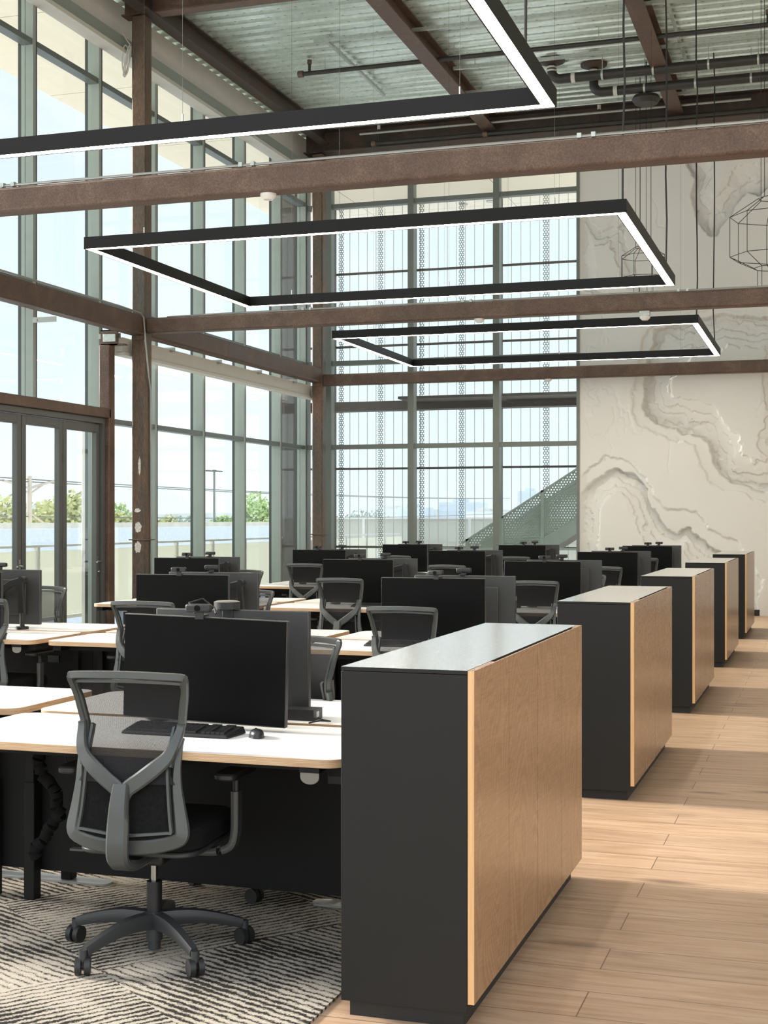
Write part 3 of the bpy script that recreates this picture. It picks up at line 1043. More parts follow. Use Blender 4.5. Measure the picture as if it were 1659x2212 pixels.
# twin drain pipes with roof drains
for i, (x, y, z, lab) in enumerate(((-4.0, 20.6, 8.23, 'upper thick black drain pipe elbowing down from the ceiling, right side'), (-3.42, 20.95, 8.08, 'lower thick black drain pipe with a ribbed riser under the ceiling, right side'))):
    mb = MB()
    arc = [(x, y, DK - .06), (x, y, z + 0.13)] + [(x + 0.13 * (1 - math.cos(a)), y, z + 0.13 - 0.13 * math.sin(a)) for a in np.linspace(0.3, PI / 2, 6)] + [(9, y, z)]
    mb.tube(arc, 0.07, 'pipe_black', 16)
    t = tag(mb.build('drain_pipe'), lab, 'pipe', 'roof drain pipes')
    MB().cyl((x, y, DK - 0.03), (x, y, DK + 0.02), 0.2, 'rust_dark', n=20).cyl((x, y, DK - 0.07), (x, y, DK - 0.03), 0.10, 'rust_dark', 0.17, n=20).build('roof_drain', t)
    for k in range(2):
        MB().cyl((x, y, DK - .10 - k * 0.05), (x, y, DK - .125 - k * 0.05), 0.08, 'band_white', n=16).build('clamp_band', t)
    MB().cyl((x + .3, y, z), (x + .36, y, z), 0.078, 'band_white', n=16).build('clamp_band', t)
    for xx in (x + 0.75, x + 1.5, x + 2.3, x + 3.0):
        MB().cyl((xx, y, z), (xx + 0.03, y, z), 0.079, 'galv', n=16).tube([(xx + .015, y, z + .07), (xx + .015, y, DK)], 0.006, 'galv', 6).build('pipe_hanger', t)

mb = MB()
mb.cyl((-2.65, 21.1, 7.88), (-2.65, 21.1, 7.95), 0.17, 'pipe_black', 0.215, n=28).cyl((-2.65, 21.1, 7.95), (-2.65, 21.1, 8.00), 0.215, 'pipe_black', 0.19, n=28)
mb.tube([(-2.65, 21.1, 8.00), (-2.65, 21.1, DK)], 0.01, 'pipe_black', 6)
tag(mb.build('ceiling_speaker'), 'black disc-shaped speaker hanging under the drain pipes', 'speaker')

# galvanised strut channels
SP = [(-7.0, 18.4, 8.38, -0.5, 18.4, 8.38, 'galvanised strut channel crossing the deck beside the nearest light frame'),
      (-6.85, 18.5, 8.42, -6.85, 21.2, 8.42, 'galvanised strut channel running lengthwise under the deck, left part'),
      (-5.6, 21.3, 8.36, 3, 21.3, 8.36, 'galvanised strut channel passing above the black drain pipes'),
      (-5.4, 20.1, 8.36, 3, 20.1, 8.36, 'galvanised strut channel just in front of the drain pipes'),
      (-2.05, 18.2, 8.42, -2.05, 21.6, 8.42, 'galvanised strut channel running lengthwise under the deck, right part'),
      (-6.8, 22.2, 8.30, 0, 22.2, 8.30, 'galvanised strut channel in front of the far roof girder')]
for x0, y0, z0, x1, y1, z1, lab in SP:
    mb = MB()
    if abs(x1 - x0) > abs(y1 - y0):
        mb.box(x0, x1, y0 - .02, y0 + .02, z0, z0 + 0.006, 'galv').box(x0, x1, y0 - .022, y0 - .018, z0, z0 + 0.045, 'galv').box(x0, x1, y0 + .018, y0 + .022, z0, z0 + 0.045, 'galv')
        hp = [(x0 + f * (x1 - x0), y0) for f in (0.04, 0.35, 0.68, 0.96)]
    else:
        mb.box(x0 - .02, x0 + .02, y0, y1, z0, z0 + 0.006, 'galv').box(x0 - .022, x0 - .018, y0, y1, z0, z0 + 0.045, 'galv').box(x0 + .018, x0 + .022, y0, y1, z0, z0 + 0.045, 'galv')
        hp = [(x0, y0 + f * (y1 - y0)) for f in (0.04, 0.5, 0.96)]
    t = tag(mb.build('strut_channel', smooth=False), lab, 'strut')
    for hx, hy in hp:
        MB().tube([(hx, hy, z0 + .006), (hx, hy, DK)], 0.006, 'galv', 6).build('hanger_rod', t)


# ------------------------------------------------------------------ linear light frames
def luminaire(x0, x1, y0, y1, z, lab, cords):
    t = empty('light_frame', ((x0 + x1) / 2, (y0 + y1) / 2, z))
    ox, oy = t.location.x, t.location.y
    tag(t, lab, 'light', 'rectangular light frames')
    W, H = 0.09, 0.11
    a = MB()
    arms = [(x0, x1, y0, y0 + W), (x0, x1, y1 - W, y1), (x0, x0 + W, y0 + W, y1 - W), (x1 - W, x1, y0 + W, y1 - W)]
    for (ax, bx, ay, by) in arms:
        mb = MB()
        mb.box(ax - ox, bx - ox, ay - oy, by - oy, 0.012, H, 'luminaire_black')
        mb.build('housing', t, smooth=False)
    # rims and diffuser
    rim = MB()
    r = 0.008
    for (ax, bx, ay, by) in ((x0, x1, y0, y0 + r), (x0, x1, y1 - r, y1), (x0, x0 + r, y0, y1), (x1 - r, x1, y0, y1),
                             (x0 + W - r, x1 - W + r, y0 + W - r, y0 + W), (x0 + W - r, x1 - W + r, y1 - W, y1 - W + r), (x0 + W - r, x0 + W, y0 + W, y1 - W), (x1 - W, x1 - W + r, y0 + W, y1 - W)):
        rim.box(ax - ox, bx - ox, ay - oy, by - oy, 0.0, 0.0119, 'luminaire_black')
    rim.build('rim', t, smooth=False)
    d = MB()
    for (ax, bx, ay, by) in ((x0 + r, x1 - r, y0 + r, y0 + W - r), (x0 + r, x1 - r, y1 - W + r, y1 - r), (x0 + r, x0 + W - r, y0 + W - r, y1 - W + r), (x1 - W + r, x1 - r, y0 + W - r, y1 - W + r)):
        d.box(ax - ox, bx - ox, ay - oy, by - oy, 0.003, 0.0115, 'led')
    dd = d.build('diffuser', t, smooth=False)
    dd['label'] = 'glowing warm white strip'
    for i, fx in enumerate((0.12, 0.5, 0.88)):
        for yy in (y0 + W / 2, y1 - W / 2):
            xx = x0 + fx * (x1 - x0)
            MB().tube([(xx - ox, yy - oy, H), (xx - ox, yy - oy, DK - z)], 0.0012, 'cable', 5).cyl((xx - ox, yy - oy, H), (xx - ox, yy - oy, H + 0.06), 0.006, 'wire_steel', n=8).build('suspension_wire', t)
    for (cx, cy) in cords:
        wob = random.Random(int(cx * 100 + cy))
        pts = [(cx - ox + wob.uniform(-.012, .012), cy - oy + wob.uniform(-.012, .012), H + k * (DK - z - H) / 9) for k in range(10)]
        MB().tube(pts, 0.009, 'cable', 8).build('power_cable', t)
    return t


luminaire(-6.55, -1.58, 4.6, 8.30, 4.1, 'nearest black rectangular light frame, cut off at the top left', [(-1.62, 7.6)])
luminaire(-6.58, -1.58, 11.31, 15.04, 4.1, 'middle black rectangular light frame hanging between two rusty beams', [(-1.61, 11.38), (-1.62, 14.5)])
luminaire(-6.58, -1.60, 18.0, 21.75, 4.1, 'farthest and smallest-looking black rectangular light frame', [(-1.63, 18.08), (-1.64, 21.0)])


# wire cage pendants
def pendant(x, y, z, R, lab, rot):
    t = empty('wire_pendant', (x, y, z))
    tag(t, lab, 'pendant lamp', 'wire cage pendants')
    rings = [(R * 0.35, 0.0, 6), (R, -R * 0.42, 8), (R, -R * 1.35, 8), (R * 0.45, -R * 1.62, 5)]
    P = []
    for r, zz, nn in rings:
        P.append([(r * math.cos(2 * PI * k / 8 + rot), r * math.sin(2 * PI * k / 8 + rot), zz) for k in range(8)])
    mb = MB()
    for R_ in P:
        for k in range(8):
            mb.tube([R_[k], R_[(k + 1) % 8]], 0.0045, 'cable', 5)
    for a, b in ((0, 1), (1, 2), (2, 3)):
        for k in range(8):
            mb.tube([P[a][k], P[b][k]], 0.0045, 'cable', 5)
    mb.build('wire_cage', t)
    for k in (0, 2, 3, 5, 6):
        p = P[3][k]
        s = MB().tube([(p[0], p[1], p[2]), (p[0], p[1], p[2] - R * 0.55)], 0.004, 'cable', 5).cyl((p[0], p[1], p[2] - R * 0.75), (p[0], p[1], p[2] - R * 0.55), 0.03, 'luminaire_black', n=12).build('lamp_socket', t)
        MB().cyl((p[0], p[1], p[2] - R * 0.78), (p[0], p[1], p[2] - R * 0.75), 0.026, 'bulb', n=12).build('bulb', s)
    for k in (0, 2, 3, 5, 6):
        p = P[0][k]
        MB().tube([p, (p[0], p[1], DK - z)], 0.004, 'cable', 5).build('suspension_wire', t)


pendant(-0.70, 18.69, 5.78, 0.56, 'larger wire cage pendant lamp at the right edge by the relief wall', 0.2)
pendant(-2.77, 21.7, 5.83, 0.355, 'smaller wire cage pendant lamp seen behind the middle light frame', 0.5)


# ------------------------------------------------------------------ furniture prototypes
def rrect(x0, x1, y0, y1, r, n=6):
    pts = []
    for cx, cy, a0 in ((x1 - r, y1 - r, 0), (x0 + r, y1 - r, PI / 2), (x0 + r, y0 + r, PI), (x1 - r, y0 + r, 1.5 * PI)):
        for k in range(n + 1):
            a = a0 + k * (PI / 2) / n
            pts.append((cx + r * math.cos(a), cy + r * math.sin(a)))
    return pts


DZ = 0.785
ROWS = ['nearest', 'second', 'third', 'fourth', 'farthest']
PITCH = 3.685


# --- storage cabinet; origin at near left floor corner of the black body
def make_cabinet():
    t = empty('storage_cabinet')
    Wb, Wo, L, zt, zb = 0.417, 0.441, 1.95, 1.126, 0.091
    MB().box(0, Wb, 0, L, 0.055, zt - 0.014, 'cabinet_black').build('body', t, bevel=0.0015)
    MB().prism([(0, 0), (Wb, 0), (Wb, L), (0, L)], zt - 0.012, zt, 'cabinet_black', 'cabinet_top').build('top', t, smooth=False)
    MB().box(0.02, Wb - 0.02, 0.03, L - 0.03, 0, 0.055, 'plinth').build('plinth', t, smooth=False)
    dl = L / 4
    for k in range(4):
        y0, y1 = k * dl + 0.002, (k + 1) * dl - 0.002
        if k == 0:
            y0 = 0
        if k == 3:
            y1 = L
        mb = MB()
        x0 = Wb + 0.003
        mb.box(x0, Wo, y0, y1, zb - 0.005, zt - 0.03, 'oak')
        s0, s1 = 0.30, L - 0.13
        if k == 0:
            mb.box(x0, Wo, 0, s0, zt - 0.03, zt, 'oak')
            mb.box(x0 + 0.015, Wo, s0, y1, zt - 0.03, zt, 'oak')
            mb.box(x0 - 0.0005, Wo - 0.0008, -0.0015, 0.0, zb - 0.005, zt - 0.0008, 'oak_edge')
        elif k == 3:
            mb.box(x0 + 0.015, Wo, y0, s1, zt - 0.03, zt, 'oak')
            mb.box(x0, Wo, s1, L, zt - 0.03, zt, 'oak')
        else:
            mb.box(x0 + 0.015, Wo, y0, y1, zt - 0.03, zt, 'oak')
        mb.build('door', t, smooth=False)
    return t


cab0 = make_cabinet()
CL = ['oak-fronted black storage cabinet standing nearest, largest in the picture', 'second oak-fronted black storage cabinet from the front', 'middle one of the five oak-fronted black storage cabinets',
      'fourth oak-fronted black storage cabinet from the front', 'farthest and smallest-looking oak-fronted black storage cabinet']
for k in range(5):
    loc = (-1.494, 4.1724 + 3.6854 * k, 0)
    if k == 0:
        c = cab0
        c.location = loc
    else:
        c = dup(cab0, loc)
    tag(c, CL[k], 'cabinet', 'storage cabinets beside the walkway')


# --- desk; origin under the middle of the user edge, user edge at y=0, depth toward +y
def make_desk(rear=False):
    t = empty('desk')
    W, D, r = 1.665, 0.70, 0.075
    MB().prism(rrect(-W / 2, W / 2, 0, D, r), DZ - 0.03, DZ, 'ply', 'laminate').build('tabletop', t, bevel=0.002)
    fr = MB()
    for y in (0.2, 0.5):
        fr.box(-W / 2 + 0.08, W / 2 - 0.08, y - 0.02, y + 0.02, DZ - 0.075, DZ - 0.0305, 'desk_steel')
    legs = (0.79, -0.57) if rear else (0.785, -0.785)
    yl = 0.49 if rear else 0.675
    for x in legs:
        fr.box(x - 0.03, x + 0.03, 0.08, 0.68, DZ - 0.07, DZ - 0.031, 'desk_steel')
    fr.build('underframe', t, smooth=False)
    for x in legs:
        lg = MB()
        lg.box(x - 0.02, x + 0.02, yl - .022, yl + .022, 0.42, DZ - 0.07, 'desk_steel').box(x - 0.025, x + 0.025, yl - .027, yl + .027, 0.019 if rear else 0.009, 0.5, 'desk_steel')
        lg.build('leg', t, bevel=0.003)
        if rear:
            MB().prism(rrect(x - 0.21, x + 0.21, yl - 0.045, yl + 0.045, 0.04, 5), 0.0095, 0.018, 'foot_steel').build('foot', t, smooth=False)
    p = MB()
    cx, cz = W / 2 - 0.12, DZ - 0.05
    pts = [(cx - 0.034, cz), (cx + 0.034, cz)] + [(cx + 0.034 * math.cos(a), cz - 0.015 - 0.024 * math.sin(a)) for a in np.linspace(0, PI, 12)]
    vs = [(x, 0.012, z) for x, z in pts] + [(x, 0.016, z) for x, z in pts]
    nn = len(pts)
    p.add(vs, [tuple(range(nn - 1, -1, -1)), tuple(range(nn, 2 * nn))] + [(i, (i + 1) % nn, nn + (i + 1) % nn, nn + i) for i in range(nn)], 'paddle')
    p.box(cx - 0.036, cx + 0.036, 0.008, 0.10, DZ - 0.048, DZ - 0.0305, 'desk_steel')
    q = p.build('height_control', t, smooth=False)
    q['label'] = 'small half-round grey height control under the edge'
    return t


DCX = {1: -2.397, 2: -4.155, 3: -5.92}
COLN = {1: 'beside the oak cabinets', 2: 'in the middle column', 3: 'at the window end'}
COLS = {1: 'cabinet end', 2: 'middle column', 3: 'window end'}
desk0 = make_desk()
desk1 = make_desk(True)
first = [True, True]
for k in range(5):
    for c in (1, 2, 3):
        if k == 0 and c == 3:
            continue
        for side in (0, 1):
            y = 4.375 + PITCH * k + (0 if side == 0 else 1.465)
            loc = (DCX[c], y, 0)
            rz = 0 if side == 0 else PI
            src = desk1 if side else desk0
            if first[side]:
                d = src
                d.location = loc
                d.rotation_euler = (0, 0, rz)
                first[side] = False
            else:
                d = dup(src, loc, rz)
            tag(d, 'white plywood-edged desk %s, %s row, %s half' % (COLN[c], ROWS[k], 'near' if side == 0 else 'rear'), 'desk', 'white desks')


# --- divider panel between two back-to-back desks
def make_divider():
    t = empty('desk_divider')
    pm = MB().box(-0.881, 0.881, -0.012, 0.012, 0.12, 0.66, 'desk_steel')
    pm.build('panel', t, smooth=False)
    MB().box(-0.7, -0.35, -0.016, -0.0121, 0.3, 0.60, 'desk_steel').build('access_plate', t, smooth=False)
    MB().box(0.52, 0.61, -0.018, -0.0121, 0.56, 0.61, 'black_plastic').build('access_plate', t, smooth=False)
    MB().box(-0.74, 0.74, -0.05, 0.05, 0.662, 0.69, 'desk_steel').build('cable_tray', t, smooth=False)
    return t


div0 = make_divider()
fd = ff = True
for k in range(5):
    y = 5.107 + PITCH * k
    for c in (1, 2, 3):
        if k == 0 and c == 3:
            continue
        loc = (DCX[c], y, 0)
        d = div0 if fd else dup(div0, loc)
        d.location = loc
        fd = False
        tag(d, 'black divider panel under the %s row of desks, %s' % (ROWS[k], COLS[c]), 'divider', 'under-desk divider panels')


# --- chair; origin on the floor below the column, sitter faces +y
def yb(x, z):
    k = [(0.40, -0.235), (0.47, -0.220), (0.60, -0.205), (0.72, -0.195), (0.78, -0.180), (0.86, -0.140), (0.95, -0.160), (1.08, -0.220)]
    zz = min(max(z, 0.40), 1.08)
    for (a, ya), (b, yb_) in zip(k, k[1:]):
        if zz <= b:
            f = (zz - a) / (b - a)
            f = f * f * (3 - 2 * f) * 0.4 + f * 0.6
            y = ya + (yb_ - ya) * f
            break
    return y - 0.065 + 0.5 * x * x


def catmull(pts, n=6):
    P = [Vector(p) for p in pts]
    out = []
    for i in range(len(P) - 1):
        p0, p1, p2, p3 = P[max(i - 1, 0)], P[i], P[i + 1], P[min(i + 2, len(P) - 1)]
        for k in range(n):
            t = k / n
            out.append(0.5 * ((2 * p1) + (-p0 + p2) * t + (2 * p0 - 5 * p1 + 4 * p2 - p3) * t * t + (-p0 + 3 * p1 - 3 * p2 + p3) * t ** 3))
    out.append(P[-1])
    return out


def make_chair():
    t = empty('office_chair')
    B = Vector((0, -1, 0.1))

    def xs(z):
        return .93

    def surf(pts, off=0.0, n=5):
        c = catmull([(x * xs(z), 0, z - .018 * max(0, min(1, (z - .5) / .5))) for x, z in pts], n)
        return [Vector((p.x, yb(p.x, p.z) + off, p.z)) for p in c]
    # upper frame
    up = [(-.176, .735), (-.186, .79), (-.203, .88), (-.218, .96), (-.231, 1.03), (-.230, 1.050), (-.219, 1.057), (-.11, 1.062), (0, 1.064), (.11, 1.062), (.219, 1.057), (.230, 1.050), (.231, 1.03), (.218, .96), (.203, .88), (.186, .79), (.176, .735)]
    pts = surf(up, 0, 3)
    ws = [0.0105 + 0.004 * math.exp(-((p.z - 1.05) / 0.03) ** 2) for p in pts]
    fr = MB().sweep(pts, ws, 0.012, B, 'frame_plastic')
    pts = surf([(x * .93, min(z, 1.035) - 0.0 if z < 1.0 else z - 0.024) for x, z in up], 0.008, 3)
    fr.sweep(pts, 0.006, 0.010, B, 'frame_plastic')
    # lower frame
    lo = [(-.200, .83), (-.196, .75), (-.198, .66), (-.212, .57), (-.222, .515), (-.222, .49), (-.205, .472), (-.12, .452), (0, .444), (.12, .452), (.205, .472), (.222, .49), (.222, .515), (.212, .57), (.198, .66), (.196, .75), (.200, .83)]
    pts = surf(lo, 0.02, 3)
    nn = len(pts)
    ws = [0.010 + 0.016 * min(1, max(0, (0.80 - p.z) / 0.28)) for p in pts]
    fr.sweep(pts, ws, 0.011, [Vector((-.35 * (1 if p.x < 0 else -1) * min(1, abs(p.x) / .2), -1, -0.1)) for p in pts], 'frame_plastic')
    pts = surf([(x * .84, max(z, .50) if abs(x) > .2 else z + 0.042) for x, z in lo], 0.012, 3)
    fr.sweep(pts, 0.006, 0.012, B, 'frame_plastic')
    fr.build('back_frame', t)
    # yoke
    yk = MB()
    for s in (-1, 1):
        pts = surf([(s * .204, .885), (s * .194, .83), (s * .172, .775), (s * .13, .735), (s * .07, .69), (s * .02, .655), (0, .62)], -0.016, 4)
        k = len(pts)
        ws = [0.014 + 0.014 * min(1, i / (k * .5)) for i in range(k)]
        yk.sweep(pts, ws, 0.010, Vector((0, -1, 0)), 'frame_plastic')
    sp = [(0, yb(0, .66) - .018, .665), (0, yb(0, .60) - .035, .60), (0, -.315, .52), (0, -.322, .45), (0, -.31, .405), (0, -.25, .375), (0, -.14, .37), (0, -.05, .385)]
    cm = catmull(sp, 4)
    k = len(cm)
    Ns = []
    for i in range(k):
        d = (cm[min(i + 1, k - 1)] - cm[max(i - 1, 0)]).normalized()
        Ns.append(Vector((1, 0, 0)).cross(d))
    yk.sweep(cm, [0.030 + 0.010 * min(1, i / 8) for i in range(k)], 0.017, Ns, 'frame_plastic')
    yk.build('back_support', t)
    # mesh
    mb = MB()
    zs = [0.70 + i * (1.04 - 0.70) / 10 for i in range(11)]

    def hw(z):
        if z > .78:
            return 0.176 + (z - .78) * 0.17
        return 0.176 if z > .7 else 0.196 + max(0, .66 - z) * .1
    for nm, z0, z1, mt, off in (('back_mesh', .665, 1.028, 'mesh_fabric', 0.004), ('lumbar_panel', .47, .70, 'black_fabric', 0.012)):
        vs, fs = [], []
        R, Cn = 10, 10
        for i in range(R + 1):
            z = z0 + (z1 - z0) * i / R
            for j in range(Cn + 1):
                x = xs(z) * hw(z) * (2 * j / Cn - 1)
                vs.append((x, yb(x, z) + off, z))
        for i in range(R):
            for j in range(Cn):
                a = i * (Cn + 1) + j
                fs.append((a, a + 1, a + Cn + 2, a + Cn + 1))
        MB().add(vs, fs, mt).build(nm, t)
    # seat
    se = MB()
    out = rrect(-.245, .245, -.21, .27, .09, 6)
    for (s0, z0, s1, z1) in ((.90, .415, 1.0, .43), (1.0, .43, 1.0, .475), (1.0, .475, .93, .495)):
        n = len(out)
        vs = [(x * s0, (y - .03) * s0 + .03, z0) for x, y in out] + [(x * s1, (y - .03) * s1 + .03, z1) for x, y in out]
        se.add(vs, [(i, (i + 1) % n, n + (i + 1) % n, n + i) for i in range(n)], 'black_fabric')
    se.add([(x * .93, (y - .03) * .93 + .03, .495) for x, y in out], [tuple(range(len(out)))], 'black_fabric')
    se.add([(x * .90, (y - .03) * .90 + .03, .415) for x, y in out], [tuple(range(len(out) - 1, -1, -1))], 'black_fabric')
    se.build('seat', t)
    pn = MB()
    pn.prism([(x * .93, y * .93) for x, y in out], .395, .414, 'base_plastic')
    pn.build('seat_pan', t, bevel=0.006)
    MB().box(-.07, .07, -.09, .14, .335, .3949, 'black_plastic').build('tilt_mechanism', t, bevel=0.012)
    MB().tube([(-.06, .0, .37), (-.2, -.02, .375), (-.27, -.04, .37)], 0.006, 'black_plastic').box(-.31, -.255, -.06, -.03, .366, .374, 'frame_plastic').build('lever', t)
    for s in (-1, 1):
        am = MB()
        pts = catmull([(s * .12, .03, .375), (s * .22, .03, .375), (s * .285, .03, .395), (s * .305, .03, .44), (s * .308, .03, .52), (s * .308, .03, .60)], 4)
        am.sweep(pts, 0.028, 0.014, [Vector((s * 1.0, 0, .2))] * 8 + [Vector((s, 0, 0))] * (len(pts) - 8), 'frame_plastic')
        am.cyl((s * .308, .03, .60), (s * .308, .03, .655), 0.014, 'black_plastic')
        a = am.build('armrest', t)
        pd = MB().prism([(s * .305 + x, y) for x, y in rrect(-.045, .045, -.10, .155, .035)], .655, .682, 'black_plastic').build('arm_pad', a, bevel=0.008)
    # base
    bs = MB()
    R = .335
    A0 = math.radians(-114)
    for k in range(5):
        a = A0 + k * 2 * PI / 5
        d = Vector((math.cos(a), math.sin(a), 0))
        pts = [d * 0.02 + Vector((0, 0, .118)), d * 0.12 + Vector((0, 0, .122)), d * 0.22 + Vector((0, 0, .108)), d * (R - .01) + Vector((0, 0, .080))]
        bs.sweep(catmull(pts, 3), [0.026 - 0.0012 * i for i in range(10)], [0.030 - 0.0015 * i for i in range(10)], Vector((0, 0, 1)), 'base_plastic')
        bs.cyl(d * R + Vector((0, 0, .05)), d * R + Vector((0, 0, .088)), 0.015, 'base_plastic', n=12)
    bs.cyl((0, 0, .085), (0, 0, .15), 0.034, 'base_plastic', n=20)
    bs.cyl((0, 0, .045), (0, 0, .085), 0.030, 'base_plastic', n=20).cyl((0, 0, .012), (0, 0, .045), 0.023, 'base_plastic', n=20)
    bs.build('star_base', t)
    MB().cyl((0, 0, .15), (0, 0, .26), 0.028, 'black_plastic', n=20).cyl((0, 0, .26), (0, 0, .335), 0.013, 'chrome', n=16).build('gas_lift', t)
    for k in range(5):
        a = A0 + k * 2 * PI / 5
        c = Vector((math.cos(a) * R, math.sin(a) * R, 0.0312))
        aa = 0.35 + k * 0.35 + (1.2 if k == 4 else 0)
        ax = Vector((math.cos(aa), math.sin(aa), 0))
        cm = MB()
        for s0, s1 in ((-.026, -.006), (.006, .026)):
            cm.cyl(c + ax * s0, c + ax * s1, 0.031, 'caster_rubber', n=20)
        cm.cyl(c - ax * .008, c + ax * .008, 0.012, 'caster_rubber', n=10)
        cm.cyl(c, c + Vector((0, 0, .03)), 0.012, 'caster_rubber', n=10)
        cm.build('caster', t)
    return t


chair0 = make_chair()
CHAIRS = []
Rr = random.Random(3)
CHAIRS.append((-2.365, 4.57, math.radians(4), 'black mesh swivel chair in the left foreground, back toward the viewer'))
cx = {(1, 1): -2.485, (1, 2): -4.25, (1, 3): -5.48, (2, 1): -2.445, (2, 2): -4.205, (2, 3): -5.98, (3, 1): -2.425, (3, 2): -4.21, (3, 3): -5.995, (4, 1): -2.465, (4, 2): -4.23, (4, 3): -6.0}
for (k, c), x in cx.items():
    y = 4.60 + PITCH * k + Rr.uniform(-.02, .02)
    CHAIRS.append((x, y, Rr.uniform(-.05, .05), 'black mesh chair on the near side of the %s desk row, %s' % (ROWS[k], COLS[c])))
cb = {(0, 1): -2.385, (1, 1): -2.355, (1, 2): -4.195, (1, 3): -5.955, (2, 1): -2.285, (2, 2): -4.055, (2, 3): -5.855, (3, 1): -2.33, (3, 2): -4.155, (3, 3): -5.93, (4, 1): -2.35, (4, 2): -4.15, (4, 3): -5.9}
for (k, c), x in cb.items():
    y = 5.615 + PITCH * k + Rr.uniform(-.02, .02)
    CHAIRS.append((x + (.06 if k == 0 else .025), y, PI + Rr.uniform(-.05, .05), 'black mesh chair facing the viewer behind the %s desk row, %s' % (ROWS[k], COLS[c])))
for i, (x, y, rz, lab) in enumerate(CHAIRS):
    if i == 0:
        c = chair0
        c.location = (x, y, 0.009)
        c.rotation_euler = (0, 0, rz)
    else:
        c = dup(chair0, (x, y, 0.009), rz)
    tag(c, lab, 'chair', 'black mesh swivel chairs')


# --- monitor; origin on the desk under the screen centre, screen faces -y
MW, MH, MZ = 0.697, 0.408, 0.025


def make_monitor(sg=1):
    t = empty('monitor')
    MB().box(-MW / 2, MW / 2, 0.0, 0.028, MZ, MZ + MH, 'monitor_body').box(-MW * .34, MW * .34, .0281, .045, MZ + .07, MZ + MH * .82, 'monitor_body').build('housing', t, bevel=0.004)
    MB().box(-MW / 2 + .0025, MW / 2 - .0025, -0.0012, 0.0002, MZ + .004, MZ + MH - .003, 'screen').build('screen', t, smooth=False)
    a = MB()
    zc = MZ + MH * .52
    a.box(-.05, .05, .045, .058, zc - .05, zc + .05, 'black_plastic')
    a.cyl((0, .058, zc), (0, .10, zc), .022, 'black_plastic')
    a.sweep([Vector((sg * -.01, .105, zc)), Vector((sg * -.16, .11, zc + .10)), Vector((sg * -.265, .115, zc + .12))], [.022, .026, .03], .02, Vector((0, 1, 0)), 'black_plastic')
    a.sweep([Vector((sg * -.26, .145, zc + .125)), Vector((sg * -.27, .148, zc + .0)), Vector((sg * -.275, .15, .12))], [.022, .026, .03], .018, Vector((0, 1, 0)), 'black_plastic')
    a.cyl((sg * -.265, .10, zc + .125), (sg * -.265, .155, zc + .125), .026, 'black_plastic', n=16)
    a.cyl((sg * -.275, .15, 0.0), (sg * -.275, .15, .16), .018, 'black_plastic').cyl((sg * -.275, .15, 0.0), (sg * -.275, .15, .018), .048, 'black_plastic', n=24)
    a.build('monitor_arm', t)
    return t


mon0 = make_monitor()
mon1 = make_monitor(-1)
MF = {(0, 1): -2.32, (1, 1): -2.44, (2, 1): -2.465, (3, 1): -2.445, (4, 1): -2.45, (1, 2): -4.225, (2, 2): -4.22, (3, 2): -4.24, (4, 2): -4.245, (1, 3): -6.0, (2, 3): -5.995, (3, 3): -5.995, (4, 3): -6.02}
MBK = {(0, 1): -2.39, (1, 1): -2.34, (2, 1): -2.345, (3, 1): -2.35, (4, 1): -2.37, (1, 2): -4.19, (2, 2): -4.115, (3, 2): -4.13, (4, 2): -4.13, (1, 3): -5.95, (2, 3): -5.97, (3, 3): -5.88, (4, 3): -5.91}
first = True
PLACES = []
for (k, c), x in MF.items():
    y = 4.88 + PITCH * k
    loc = (x, y, DZ)
    m = mon0 if first else dup(mon0, loc)
    m.location = loc
    if (k, c) == (0, 1):
        m.rotation_euler = (0, math.radians(1.3), math.radians(-1))
    tag(m, 'black monitor facing the viewer, %s desk row, %s' % (ROWS[k], COLS[c]), 'monitor', 'monitors facing the viewer')
    PLACES.append((k, c, 0, x + Rr.uniform(-.03, .03), y, m))
    first = False
for (k, c), x in MBK.items():
    y = 5.335 + PITCH * k
    if (k, c) == (0, 1):
        m = mon1
        m.location = (x, y, DZ)
        m.rotation_euler = (0, 0, PI)
    else:
        m = dup(mon1 if c == 1 else mon0, (x, y, DZ), PI)
    tag(m, 'dark monitor seen from behind on the %s desk row, %s' % (ROWS[k], COLS[c]), 'monitor', 'monitors turned away')
    PLACES.append((k, c, 1, x + Rr.uniform(-.03, .03), y, m))


# --- webcam; origin on top edge of the monitor, lens faces -y
def make_webcam():
    t = empty('webcam')
    MB().box(-.052, .052, -.026, .006, .018, .050, 'black_plastic').build('body', t, bevel=0.008)
    MB().cyl((0, -.029, .034), (0, -.022, .034), .012, 'screen', n=16).build('lens', t)
    MB().box(-.018, .018, -.006, -.002, -.010, .019, 'black_plastic').box(-.018, .018, -.004, .05, .0005, .008, 'black_plastic').build('clip', t, bevel=0.001)
    return t


wc0 = make_webcam()
first = True
for (k, c, side, x, y, m) in PLACES:
    if (k, c, side) == (0, 1, 0):
        x = -2.33
    if (k, c, side) == (0, 1, 1):
        continue
    z = DZ + MZ + MH + 0.0005
    if (k, c, side) == (0, 1, 0):
        z += 0.001
    loc = (x, y, z)
    rz = (0 if side == 0 else PI) + Rr.uniform(-.2, .2)
    o = wc0 if first else dup(wc0, loc, rz)
    o.location = loc
    o.rotation_euler = (0, 0, rz)
    first = False
    tag(o, 'small black webcam on the %s monitor, %s desk row, %s' % ('viewer-facing' if side == 0 else 'turned-away', ROWS[k], COLS[c]), 'webcam', 'webcams on the monitors')

